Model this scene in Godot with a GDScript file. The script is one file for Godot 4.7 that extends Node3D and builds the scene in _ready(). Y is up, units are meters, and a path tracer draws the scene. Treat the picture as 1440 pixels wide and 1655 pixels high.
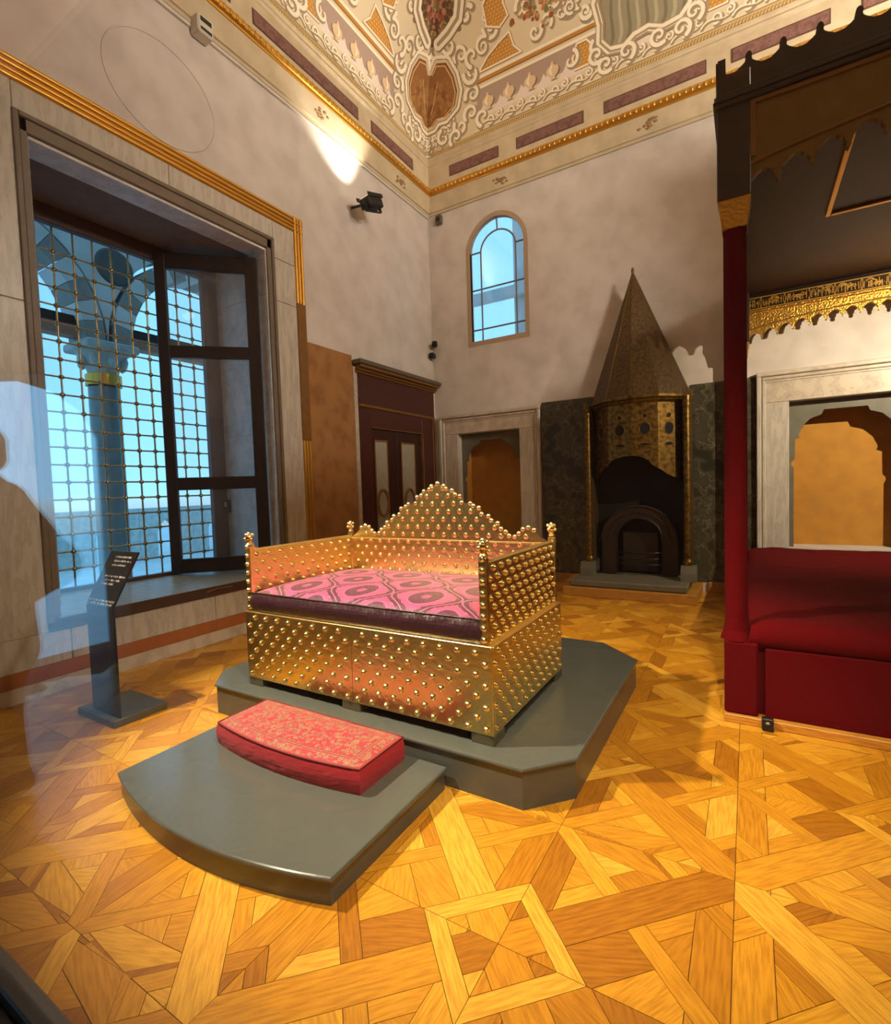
extends Node3D
# An audience room with a studded gold throne on a grey plinth, seen through the glass of the visitors' door.
# x runs along the hearth wall, z from the hearth wall towards the visitor, y up; metres.

const PX := 0.0
var used := {}
var M := {}
var rng := RandomNumberGenerator.new()


class MB:
	var v := PackedVector3Array()
	var n := PackedVector3Array()
	var uv := PackedVector2Array()

	func tri(a: Vector3, b: Vector3, c: Vector3, ua := Vector2.ZERO, ub := Vector2.ZERO, uc := Vector2.ZERO) -> void:
		var nn := (b - a).cross(c - a)
		if nn.length_squared() < 1e-16:
			return
		nn = nn.normalized()
		v.append(a); v.append(c); v.append(b)
		n.append(nn); n.append(nn); n.append(nn)
		uv.append(ua); uv.append(uc); uv.append(ub)

	func stri(a: Vector3, b: Vector3, c: Vector3, na: Vector3, nb: Vector3, nc: Vector3, ua := Vector2.ZERO, ub := Vector2.ZERO, uc := Vector2.ZERO) -> void:
		if (b - a).cross(c - a).dot(na + nb + nc) < 0.0:
			stri2(a, c, b, na, nc, nb, ua, uc, ub)
		else:
			stri2(a, b, c, na, nb, nc, ua, ub, uc)

	func stri2(a: Vector3, b: Vector3, c: Vector3, na: Vector3, nb: Vector3, nc: Vector3, ua: Vector2, ub: Vector2, uc: Vector2) -> void:
		if (b - a).cross(c - a).length_squared() < 1e-18:
			return
		v.append(a); v.append(c); v.append(b)
		n.append(na); n.append(nc); n.append(nb)
		uv.append(ua); uv.append(uc); uv.append(ub)

	func quad(a: Vector3, b: Vector3, c: Vector3, d: Vector3) -> void:
		var w := (b - a).length()
		var h := (d - a).length()
		tri(a, b, c, Vector2(0, h), Vector2(w, h), Vector2(w, 0))
		tri(a, c, d, Vector2(0, h), Vector2(w, 0), Vector2(0, 0))

	func box(lo: Vector3, hi: Vector3, bev := 0.0, t := Transform3D()) -> void:
		var c := (lo + hi) / 2.0
		var h := (hi - lo) / 2.0
		bev = minf(bev, minf(h.x, minf(h.y, h.z)) * 0.9)
		for ax in 3:
			for s in [-1.0, 1.0]:
				var i: int = ax
				var j: int = (ax + 1) % 3
				var k: int = (ax + 2) % 3
				var q := []
				for e in [[-1.0, -1.0], [1.0, -1.0], [1.0, 1.0], [-1.0, 1.0]]:
					var p := Vector3()
					p[i] = s * h[i]
					p[j] = e[0] * (h[j] - bev)
					p[k] = e[1] * (h[k] - bev)
					q.append(t * (c + p))
				if s > 0:
					quad(q[0], q[1], q[2], q[3])
				else:
					quad(q[3], q[2], q[1], q[0])
		if bev <= 0.0:
			return
		for ax in 3:
			var j2: int = (ax + 1) % 3
			var k2: int = (ax + 2) % 3
			for sj in [-1.0, 1.0]:
				for sk in [-1.0, 1.0]:
					var a := Vector3(); var b := Vector3(); var cc := Vector3(); var d := Vector3()
					a[ax] = -(h[ax] - bev); a[j2] = sj * h[j2]; a[k2] = sk * (h[k2] - bev)
					b[ax] = h[ax] - bev; b[j2] = a[j2]; b[k2] = a[k2]
					cc[ax] = b[ax]; cc[j2] = sj * (h[j2] - bev); cc[k2] = sk * h[k2]
					d[ax] = a[ax]; d[j2] = cc[j2]; d[k2] = cc[k2]
					if sj * sk < 0:
						quad(t * (c + a), t * (c + b), t * (c + cc), t * (c + d))
					else:
						quad(t * (c + d), t * (c + cc), t * (c + b), t * (c + a))
		for sx in [-1.0, 1.0]:
			for sy in [-1.0, 1.0]:
				for sz in [-1.0, 1.0]:
					var a := Vector3(sx * h.x, sy * (h.y - bev), sz * (h.z - bev))
					var b := Vector3(sx * (h.x - bev), sy * h.y, sz * (h.z - bev))
					var cc := Vector3(sx * (h.x - bev), sy * (h.y - bev), sz * h.z)
					if sx * sy * sz > 0:
						tri(t * (c + a), t * (c + b), t * (c + cc))
					else:
						tri(t * (c + a), t * (c + cc), t * (c + b))

	# a polygon in the xy plane of t, extruded along its z from z0 to z1
	func prism(poly: PackedVector2Array, t: Transform3D, z0: float, z1: float, back := true) -> void:
		var p := poly
		if MB.area(p) < 0.0:
			p = poly.duplicate()
			p.reverse()
		var ix := Geometry2D.triangulate_polygon(p)
		for i in range(0, ix.size(), 3):
			var a := p[ix[i]]; var b := p[ix[i + 1]]; var c := p[ix[i + 2]]
			if (b - a).cross(c - a) < 0:
				var q := b; b = c; c = q
			tri(t * Vector3(a.x, a.y, z1), t * Vector3(b.x, b.y, z1), t * Vector3(c.x, c.y, z1), a, b, c)
			if back:
				tri(t * Vector3(a.x, a.y, z0), t * Vector3(c.x, c.y, z0), t * Vector3(b.x, b.y, z0), a, c, b)
		for i in p.size():
			var a := p[i]; var b := p[(i + 1) % p.size()]
			quad(t * Vector3(a.x, a.y, z0), t * Vector3(b.x, b.y, z0), t * Vector3(b.x, b.y, z1), t * Vector3(a.x, a.y, z1))

	static func area(p: PackedVector2Array) -> float:
		var s := 0.0
		for i in p.size():
			s += p[i].cross(p[(i + 1) % p.size()])
		return s / 2.0

	# the polygon with every side moved inwards by d (counter-clockwise, no self-crossing expected)
	static func inset(p: PackedVector2Array, d: float) -> PackedVector2Array:
		var o := PackedVector2Array()
		var m := p.size()
		for i in m:
			var a := (p[i] - p[(i + m - 1) % m]).normalized()
			var b := (p[(i + 1) % m] - p[i]).normalized()
			var na := Vector2(-a.y, a.x)
			var nb := Vector2(-b.y, b.x)
			var s := 1.0 + na.dot(nb)
			o.append(p[i] + (na + nb) * (d / maxf(s, 0.3)))
		return o

	# stacked loops of equal count, each [polygon, z] in t
	func loft(loops: Array, t: Transform3D, cap := true) -> void:
		for k in loops.size() - 1:
			var p: PackedVector2Array = loops[k][0]
			var q: PackedVector2Array = loops[k + 1][0]
			for i in p.size():
				var j := (i + 1) % p.size()
				quad(t * Vector3(p[i].x, p[i].y, loops[k][1]), t * Vector3(p[j].x, p[j].y, loops[k][1]), t * Vector3(q[j].x, q[j].y, loops[k + 1][1]), t * Vector3(q[i].x, q[i].y, loops[k + 1][1]))
		if cap:
			for e in [0, loops.size() - 1]:
				var p: PackedVector2Array = loops[e][0]
				var ix := Geometry2D.triangulate_polygon(p)
				for i in range(0, ix.size(), 3):
					var a := p[ix[i]]; var b := p[ix[i + 1]]; var c := p[ix[i + 2]]
					if ((b - a).cross(c - a) < 0) != (e == 0):
						var s := b; b = c; c = s
					tri(t * Vector3(a.x, a.y, loops[e][1]), t * Vector3(b.x, b.y, loops[e][1]), t * Vector3(c.x, c.y, loops[e][1]), a, b, c)

	# a profile [radius, height] turned about t's y axis
	func lathe(prof: Array, t: Transform3D, seg := 16, a0 := 0.0, a1 := TAU) -> void:
		for k in prof.size() - 1:
			var r0: float = prof[k][0]; var h0: float = prof[k][1]
			var r1: float = prof[k + 1][0]; var h1: float = prof[k + 1][1]
			var nn := Vector2(h1 - h0, r0 - r1).normalized()
			for i in seg:
				var t0 := lerpf(a0, a1, float(i) / seg)
				var t1 := lerpf(a0, a1, float(i + 1) / seg)
				var d0 := Vector3(cos(t0), 0, sin(t0)); var d1 := Vector3(cos(t1), 0, sin(t1))
				var a := t * (d0 * r0 + Vector3.UP * h0); var b := t * (d1 * r0 + Vector3.UP * h0)
				var c := t * (d1 * r1 + Vector3.UP * h1); var d := t * (d0 * r1 + Vector3.UP * h1)
				var n0 := (t.basis * (d0 * nn.x + Vector3.UP * nn.y)).normalized()
				var n1 := (t.basis * (d1 * nn.x + Vector3.UP * nn.y)).normalized()
				var u0 := Vector2(t0 * maxf(r0, r1), h0); var u1 := Vector2(t1 * maxf(r0, r1), h0)
				var u2 := Vector2(t1 * maxf(r0, r1), h1); var u3 := Vector2(t0 * maxf(r0, r1), h1)
				if r0 > 1e-6:
					stri(a, b, c, n0, n1, n1, u0, u1, u2)
				if r1 > 1e-6:
					stri(a, c, d, n0, n1, n0, u0, u2, u3)

	func ball(c: Vector3, r: Vector3, seg := 12, rings := 6, from := -PI / 2) -> void:
		for k in rings:
			var p0 := lerpf(from, PI / 2, float(k) / rings)
			var p1 := lerpf(from, PI / 2, float(k + 1) / rings)
			for i in seg:
				var t0 := TAU * i / seg
				var t1 := TAU * (i + 1) / seg
				var d := []
				for e in [[p0, t0], [p0, t1], [p1, t1], [p1, t0]]:
					d.append(Vector3(cos(e[0]) * cos(e[1]), sin(e[0]), cos(e[0]) * sin(e[1])))
				var nr := []
				for e in d:
					nr.append((e / r).normalized())
				stri(c + d[0] * r, c + d[1] * r, c + d[2] * r, nr[0], nr[1], nr[2])
				stri(c + d[0] * r, c + d[2] * r, c + d[3] * r, nr[0], nr[2], nr[3])

	# a round tube through points
	func tube(pts: Array, r: float, seg := 8, caps := true) -> void:
		var rings := []
		var up := Vector3.UP
		for i in pts.size():
			var d: Vector3 = (pts[mini(i + 1, pts.size() - 1)] - pts[maxi(i - 1, 0)]).normalized()
			if absf(d.dot(up)) > 0.95:
				up = Vector3.RIGHT if absf(d.x) < 0.9 else Vector3.BACK
			var s := d.cross(up).normalized()
			var w := s.cross(d).normalized()
			up = w
			var ring := []
			for k in seg:
				var a := TAU * k / seg
				ring.append(s * cos(a) + w * sin(a))
			rings.append(ring)
		for i in pts.size() - 1:
			for k in seg:
				var k2 := (k + 1) % seg
				var a: Vector3 = pts[i] + rings[i][k] * r; var b: Vector3 = pts[i] + rings[i][k2] * r
				var c: Vector3 = pts[i + 1] + rings[i + 1][k2] * r; var d: Vector3 = pts[i + 1] + rings[i + 1][k] * r
				stri(a, b, c, rings[i][k], rings[i][k2], rings[i + 1][k2])
				stri(a, c, d, rings[i][k], rings[i + 1][k2], rings[i + 1][k])
		if caps:
			for e in [0, pts.size() - 1]:
				var nn: Vector3 = (pts[0] - pts[1]).normalized() if e == 0 else (pts[e] - pts[e - 1]).normalized()
				for k in range(1, seg - 1):
					stri(pts[e] + rings[e][0] * r, pts[e] + rings[e][k] * r, pts[e] + rings[e][k + 1] * r, nn, nn, nn)

	# a smooth surface from a grid of points; facing says which side is out
	func grid(p: Array, uvs: Array, facing: Vector3) -> void:
		var nr := []
		var total := 0.0
		for i in p.size():
			var row := []
			for j in p[i].size():
				var du: Vector3 = p[mini(i + 1, p.size() - 1)][j] - p[maxi(i - 1, 0)][j]
				var dv: Vector3 = p[i][mini(j + 1, p[i].size() - 1)] - p[i][maxi(j - 1, 0)]
				var q := du.cross(dv).normalized()
				row.append(q)
				total += q.dot(facing)
			nr.append(row)
		if total < 0.0:
			for row in nr:
				for j in row.size():
					row[j] = -row[j]
		for i in p.size() - 1:
			for j in p[i].size() - 1:
				stri(p[i][j], p[i + 1][j], p[i + 1][j + 1], nr[i][j], nr[i + 1][j], nr[i + 1][j + 1], uvs[i][j], uvs[i + 1][j], uvs[i + 1][j + 1])
				stri(p[i][j], p[i + 1][j + 1], p[i][j + 1], nr[i][j], nr[i + 1][j + 1], nr[i][j + 1], uvs[i][j], uvs[i + 1][j + 1], uvs[i][j + 1])

	func add(o: MB, t: Transform3D) -> void:
		for i in o.v.size():
			v.append(t * o.v[i])
			n.append((t.basis * o.n[i]).normalized())
		uv.append_array(o.uv)

	func mesh() -> ArrayMesh:
		var m := ArrayMesh.new()
		surface(m)
		return m

	func surface(m: ArrayMesh) -> void:
		var a := []
		a.resize(Mesh.ARRAY_MAX)
		a[Mesh.ARRAY_VERTEX] = v
		a[Mesh.ARRAY_NORMAL] = n
		a[Mesh.ARRAY_TEX_UV] = uv
		m.add_surface_from_arrays(Mesh.PRIMITIVE_TRIANGLES, a)


# ---------------------------------------------------------------- names, things, parts

func numbered(called: String) -> String:
	if not used.has(called):
		used[called] = 0
		return called
	used[called] += 1
	return "%s_%03d" % [called, used[called]]


func tag(o: Node, label: String, category: String, group := "", kind := "") -> Node:
	if label: o.set_meta("label", label)
	if category: o.set_meta("category", category)
	if group: o.set_meta("group", group)
	if kind: o.set_meta("kind", kind)
	return o


func thing(called: String, label: String, category: String, at := Vector3.ZERO, turn := 0.0, group := "") -> Node3D:
	var o := Node3D.new()
	o.name = numbered(called)
	add_child(o)
	o.position = at
	o.rotation.y = turn
	tag(o, label, category, group)
	return o


func obj(called: String, mesh: Mesh, m: Material, parent: Node = null) -> MeshInstance3D:
	var o := MeshInstance3D.new()
	o.mesh = mesh
	if m: o.material_override = m
	if parent == null or parent == self:
		o.name = numbered(called)
		add_child(o)
	else:
		o.name = called
		parent.add_child(o, true)
	return o


func part(called: String, b: MB, m: Material, parent: Node) -> MeshInstance3D:
	return obj(called, b.mesh(), m, parent)


func struct(called: String, b: MB, m: Material, label: String, category := "") -> MeshInstance3D:
	var o := obj(called, b.mesh(), m)
	tag(o, label, category if category else called.split("_")[0], "", "structure")
	return o


func bx(called: String, lo: Vector3, hi: Vector3, m: Material, parent: Node, bev := 0.0) -> MeshInstance3D:
	var b := MB.new()
	b.box(lo, hi, bev)
	return part(called, b, m, parent)


func V(x: float, y: float, z: float) -> Vector3:
	return Vector3(x, y, z)


func pv(a: Array) -> PackedVector2Array:
	var p := PackedVector2Array()
	for i in range(0, a.size(), 2):
		p.append(Vector2(a[i], a[i + 1]))
	return p


# planes: polygon x,y -> world
func on_back(z: float) -> Transform3D:
	return Transform3D(Basis.IDENTITY, V(0, 0, z))          # polygon (x, y), extruded towards +z
func on_left(x: float) -> Transform3D:
	return Transform3D(Basis(V(0, 0, -1), V(0, 1, 0), V(1, 0, 0)), V(x, 0, 0))   # polygon (-z, y), extruded towards +x
func on_floor(y: float) -> Transform3D:
	return Transform3D(Basis(V(1, 0, 0), V(0, 0, -1), V(0, 1, 0)), V(0, y, 0))   # polygon (x, -z), extruded upwards


# ---------------------------------------------------------------- materials

func noise(kind: int, freq: float, oct: int, sd: int, w := 512, h := 512, ramp := [], normal := 0.0) -> NoiseTexture2D:
	var f := FastNoiseLite.new()
	f.noise_type = kind
	f.frequency = freq
	f.seed = sd
	f.fractal_octaves = oct
	if oct <= 1: f.fractal_type = FastNoiseLite.FRACTAL_NONE
	var t := NoiseTexture2D.new()
	t.width = w
	t.height = h
	t.seamless = true
	t.noise = f
	if ramp.size():
		var g := Gradient.new()
		var off := PackedFloat32Array()
		var col := PackedColorArray()
		for e in ramp:
			off.append(e[0])
			col.append(e[1])
		g.offsets = off
		g.colors = col
		t.color_ramp = g
	if normal > 0.0:
		t.as_normal_map = true
		t.bump_strength = normal
	return t


func mat(key: String, c: Color, rough := 0.6, metal := 0.0, tex: Texture2D = null, scale := 0.0, rtex: Texture2D = null) -> StandardMaterial3D:
	var m := StandardMaterial3D.new()
	m.resource_name = key
	m.albedo_color = c
	m.roughness = rough
	m.metallic = metal
	m.cull_mode = BaseMaterial3D.CULL_DISABLED
	if tex:
		m.albedo_texture = tex
	if rtex:
		m.roughness_texture = rtex
	if scale > 0.0:
		m.uv1_triplanar = true
		m.uv1_world_triplanar = true
		m.uv1_scale = Vector3.ONE * scale
	M[key] = m
	return m


func relief(m: StandardMaterial3D, t: Texture2D, s := 1.0) -> void:
	m.normal_enabled = true
	m.normal_texture = t
	m.normal_scale = s


# ---------------------------------------------------------------- painting into images

func disc(im: Image, x: float, y: float, r: float, c: Color) -> void:
	var r2 := r * r
	for dy in range(int(floor(-r)), int(ceil(r)) + 1):
		var s := r2 - dy * dy
		if s <= 0.0: continue
		var hw := sqrt(s)
		im.fill_rect(Rect2i(int(round(x - hw)), int(round(y)) + dy, maxi(1, int(round(hw * 2.0))), 1), c)


func stroke(im: Image, pts: Array, r0: float, r1: float, c: Color, off := Vector2.ZERO) -> void:
	for i in pts.size() - 1:
		var a: Vector2 = pts[i] + off
		var b: Vector2 = pts[i + 1] + off
		var steps := maxi(1, int((b - a).length() / maxf(1.0, r0 * 0.5)))
		for k in steps:
			var f := float(k) / steps
			var w := (i + f) / (pts.size() - 1)
			var p := a.lerp(b, f)
			disc(im, p.x, p.y, lerpf(r0, r1, w), c)


func fill(im: Image, poly: Array, c: Color) -> void:
	var lo := 1e9
	var hi := -1e9
	for p in poly:
		lo = minf(lo, p.y)
		hi = maxf(hi, p.y)
	for y in range(maxi(0, int(lo)), mini(im.get_height() - 1, int(hi)) + 1):
		var xs := []
		for i in poly.size():
			var a: Vector2 = poly[i]
			var b: Vector2 = poly[(i + 1) % poly.size()]
			if (a.y <= y + 0.5) != (b.y <= y + 0.5):
				xs.append(a.x + (y + 0.5 - a.y) / (b.y - a.y) * (b.x - a.x))
		xs.sort()
		for k in range(0, xs.size() - 1, 2):
			im.fill_rect(Rect2i(int(round(xs[k])), y, maxi(1, int(round(xs[k + 1] - xs[k]))), 1), c)


func spiral(c: Vector2, r: float, a0: float, turns: float, shrink := 0.85, count := 26) -> Array:
	var o := []
	for i in count + 1:
		var f := float(i) / count
		var a := a0 + turns * TAU * f
		var rr := r * (1.0 - shrink * f)
		o.append(c + Vector2(cos(a), sin(a)) * rr)
	return o


func curve(a: Vector2, b: Vector2, c: Vector2, d: Vector2, count := 20) -> Array:
	var o := []
	for i in count + 1:
		o.append(a.bezier_interpolate(b, c, d, float(i) / count))
	return o


# ---------------------------------------------------------------- the scene

func _ready() -> void:
	rng.seed = 7
	# camera
	var cam := Camera3D.new()
	cam.name = "camera"
	cam.fov = 90.892
	cam.near = 0.02
	cam.far = 200.0
	add_child(cam)
	cam.transform = Transform3D(Basis(Vector3.UP, 0.541073) * Basis(Vector3.RIGHT, -0.048471) * Basis(Vector3.BACK, -0.032884), V(4.64825, 1.5, 7.49332))
	cam.current = true
	# sky and exposure
	var sm := ProceduralSkyMaterial.new()
	sm.sky_top_color = Color(0.42, 0.68, 0.88)
	sm.sky_horizon_color = Color(0.50, 0.75, 0.91)
	sm.ground_horizon_color = Color(0.56, 0.74, 0.84)
	sm.ground_bottom_color = Color(0.45, 0.52, 0.56)
	sm.sky_energy_multiplier = 1.0
	var sky := Sky.new()
	sky.sky_material = sm
	var env := Environment.new()
	env.background_mode = Environment.BG_SKY
	env.sky = sky
	env.background_energy_multiplier = 2.5
	env.tonemap_mode = Environment.TONE_MAPPER_LINEAR
	env.tonemap_exposure = 1.0
	env.sdfgi_enabled = true
	env.ssao_enabled = true
	env.ssil_enabled = true
	var we := WorldEnvironment.new()
	we.name = "surroundings"
	we.environment = env
	add_child(we)
	materials()
	walls()
	floor_parquet()
	ceiling_and_cornice()
	window_left()
	door_left()
	niches()
	upper_window()
	hearth()
	outside()
	visitors_side()
	plinths()
	throne()
	throne_mattress()
	foot_cushion()
	canopy_throne()
	sign_stand()
	small_devices()
	visitor()
	lamps()


func materials() -> void:
	var N := FastNoiseLite.TYPE_SIMPLEX_SMOOTH
	var fine := noise(N, 0.03, 5, 3, 512, 512, [[0.0, Color(0.86, 0.86, 0.86)], [1.0, Color(1, 1, 1)]])
	var mott := noise(N, 0.008, 5, 11, 512, 512, [[0.2, Color(0.93, 0.925, 0.915)], [0.5, Color(0.97, 0.967, 0.963)], [0.8, Color(1, 1, 1)]])
	var bump := noise(N, 0.05, 4, 5, 512, 512, [], 2.0)
	mat("plaster", Color(0.81, 0.775, 0.745), 0.9, 0.0, mott, 0.5)
	relief(M.plaster, bump, 0.12)
	mat("cornice", Color(0.78, 0.71, 0.585), 0.8, 0.0, mott, 0.8)
	mat("ochre", Color(0.64, 0.455, 0.25), 0.85, 0.0, noise(N, 0.01, 5, 21, 512, 512, [[0.15, Color(0.84, 0.79, 0.74)], [0.5, Color(0.95, 0.94, 0.92)], [0.85, Color(1, 0.98, 0.95)]]), 0.6)
	mat("niche_ochre", Color(0.75, 0.53, 0.18), 0.8, 0.0, mott, 0.9)
	var veins := noise(N, 0.012, 5, 31, 512, 512, [[0.0, Color(0.80, 0.78, 0.75)], [0.38, Color(0.93, 0.92, 0.90)], [0.47, Color(0.85, 0.83, 0.80)], [0.52, Color(0.94, 0.93, 0.91)], [1.0, Color(0.98, 0.97, 0.95)]])
	mat("marble", Color(0.80, 0.75, 0.69), 0.35, 0.0, veins, 0.8)
	var streak := mat("marble_streaked", Color(0.79, 0.765, 0.725), 0.35, 0.0, veins, 0.8)
	streak.uv1_scale = V(2.2, 0.35, 2.2)
	mat("reveal_marble", Color(0.88, 0.88, 0.87), 0.35, 0.0, veins, 0.8)
	var gv := noise(N, 0.011, 5, 41, 512, 512, [[0.0, Color(0.15, 0.155, 0.125)], [0.36, Color(0.20, 0.205, 0.17)], [0.45, Color(0.34, 0.34, 0.28)], [0.50, Color(0.21, 0.215, 0.18)], [0.58, Color(0.46, 0.44, 0.37)], [0.63, Color(0.24, 0.245, 0.205)], [1.0, Color(0.31, 0.31, 0.26)]])
	mat("green_marble", Color(0.98, 0.95, 0.88), 0.3, 0.0, gv, 0.55)
	mat("spandrel", Color(0.40, 0.39, 0.33), 0.5, 0.0, mott, 1.2)
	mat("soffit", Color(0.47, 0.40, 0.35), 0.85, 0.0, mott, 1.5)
	mat("band_stone", Color(0.65, 0.38, 0.20), 0.45, 0.0, mott, 1.2)
	mat("sill_stone", Color(0.64, 0.65, 0.58), 0.4, 0.0, veins, 1.3)
	var grain := noise(N, 0.014, 5, 51, 512, 512, [[0.15, Color(0.84, 0.80, 0.75)], [0.5, Color(0.94, 0.92, 0.90)], [0.8, Color(1, 1, 1)]])
	M["grain"] = StandardMaterial3D.new()
	mat("wood_dark", Color(0.145, 0.095, 0.07), 0.45, 0.0, grain, 3.0)
	mat("wood_brown", Color(0.27, 0.17, 0.11), 0.5, 0.0, grain, 3.0)
	mat("wood_red", Color(0.27, 0.085, 0.055), 0.4, 0.0, grain, 3.0)
	mat("wood_red_dark", Color(0.19, 0.055, 0.04), 0.4, 0.0, grain, 3.0)
	mat("wood_orange", Color(0.76, 0.53, 0.19), 0.4, 0.0, grain, 2.0)
	M.wood_orange.uv1_scale = V(0.8, 9, 9)
	mat("door_panel", Color(0.62, 0.60, 0.54), 0.6, 0.0, mott, 1.5)
	mat("joint", Color(0.13, 0.07, 0.025), 0.9)
	var tones := [Color(0.79, 0.56, 0.14), Color(0.745, 0.515, 0.12), Color(0.825, 0.605, 0.17), Color(0.70, 0.47, 0.10), Color(0.85, 0.64, 0.215), Color(0.77, 0.54, 0.13), Color(0.635, 0.41, 0.085)]
	for i in tones.size():
		var m := mat("parquet_%d" % i, tones[i], 0.33, 0.0, grain)
		m.uv1_scale = V(0.9, 11.0, 1)
		m.uv1_offset = V(0.13 * i, 0.29 * i, 0)
	mat("gold", Color(0.92, 0.845, 0.55), 0.27, 1.0)
	relief(M.gold, noise(N, 0.02, 3, 61, 512, 512, [], 3.0), 0.35)
	M.gold.uv1_triplanar = true
	M.gold.uv1_world_triplanar = true
	M.gold.uv1_scale = Vector3.ONE * 2.5
	mat("gold_stud", Color(1.0, 0.92, 0.64), 0.2, 1.0)
	mat("gold_rim", Color(1.0, 0.87, 0.58), 0.32, 1.0)
	mat("gilt", Color(0.82, 0.62, 0.26), 0.38, 0.85)
	mat("gilt_worn", Color(0.50, 0.34, 0.10), 0.6, 0.2, mott, 2.0)
	mat("brass_old", Color(0.55, 0.43, 0.20), 0.42, 0.85, noise(N, 0.02, 5, 71, 512, 512, [[0.2, Color(0.5, 0.47, 0.42)], [0.6, Color(0.95, 0.93, 0.9)], [1.0, Color(1, 1, 1)]]), 1.3)
	relief(M.brass_old, bump, 0.5)
	mat("hood", Color(0.40, 0.31, 0.17), 0.55, 0.45, noise(N, 0.03, 5, 73, 512, 512, [[0.2, Color(0.55, 0.5, 0.42)], [0.6, Color(0.9, 0.88, 0.84)], [1.0, Color(1, 1, 1)]]), 1.2)
	relief(M.hood, bump, 0.4)
	mat("brass_bar", Color(0.62, 0.52, 0.34), 0.3, 0.9)
	mat("brass_knob", Color(0.70, 0.58, 0.38), 0.25, 0.9)
	mat("foot_block", Color(0.40, 0.38, 0.30), 0.45, 0.5)
	mat("plinth", Color(0.30, 0.315, 0.30), 0.3)
	mat("plinth_edge", Color(0.315, 0.33, 0.315), 0.17)
	mat("black", Color(0.045, 0.042, 0.045), 0.18)
	mat("black_matt", Color(0.05, 0.047, 0.045), 0.55)
	mat("iron", Color(0.17, 0.125, 0.09), 0.5, 0.3)
	mat("soot", Color(0.035, 0.03, 0.026), 0.9)
	mat("stone_grey", Color(0.42, 0.40, 0.33), 0.6, 0.0, mott, 1.5)
	mat("white_plastic", Color(0.80, 0.77, 0.72), 0.4)
	mat("lettering", Color(0.86, 0.85, 0.83), 0.6)
	mat("red_cloth", Color(0.36, 0.008, 0.032), 0.9, 0.0, fine, 2.0)
	relief(M.red_cloth, bump, 0.5)
	M.red_cloth.rim_enabled = true
	M.red_cloth.rim = 0.05
	mat("red_panel", Color(0.345, 0.008, 0.03), 0.85, 0.0, fine, 2.0)
	M.red_cloth.metallic_specular = 0.2
	M.red_panel.metallic_specular = 0.2
	mat("canopy_dark", Color(0.235, 0.185, 0.135), 0.5, 0.3, mott, 1.2)
	mat("canopy_panel", Color(0.46, 0.35, 0.13), 0.5, 0.45, mott, 1.6)
	mat("canopy_ceiling", Color(0.20, 0.05, 0.03), 0.55, 0.0, mott, 0.8)
	mat("valance_gold", Color(0.84, 0.64, 0.27), 0.34, 0.9)
	relief(M.valance_gold, noise(N, 0.035, 3, 77, 512, 512, [], 5.0), 0.9)
	M.valance_gold.uv1_triplanar = true
	M.valance_gold.uv1_world_triplanar = true
	M.valance_gold.uv1_scale = Vector3.ONE * 2.0
	mat("purple_panel", Color(0.52, 0.375, 0.34), 0.7, 0.0, noise(N, 0.012, 5, 83, 512, 512, [[0.2, Color(0.78, 0.75, 0.75)], [0.5, Color(0.95, 0.92, 0.9)], [0.62, Color(1, 1, 1)], [0.8, Color(0.86, 0.82, 0.8)]]), 1.4)
	mat("purple_edge", Color(0.36, 0.235, 0.19), 0.7)
	mat("tan_leaf", Color(0.58, 0.45, 0.29), 0.8)
	mat("outside_stone", Color(0.76, 0.78, 0.76), 0.7, 0.0, veins, 0.5)
	mat("outside_white", Color(0.84, 0.85, 0.83), 0.8, 0.0, mott, 0.4)
	mat("outside_grey", Color(0.58, 0.58, 0.55), 0.8, 0.0, mott, 0.8)
	mat("outside_column", Color(0.46, 0.52, 0.52), 0.35, 0.0, veins, 0.9)
	mat("outside_tan", Color(0.66, 0.48, 0.38), 0.7)
	mat("glass", Color(0.9, 0.95, 1.0, 0.04), 0.02)
	M.glass.transparency = BaseMaterial3D.TRANSPARENCY_ALPHA
	mat("visitor_coat", Color(0.16, 0.13, 0.12), 0.8)


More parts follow.
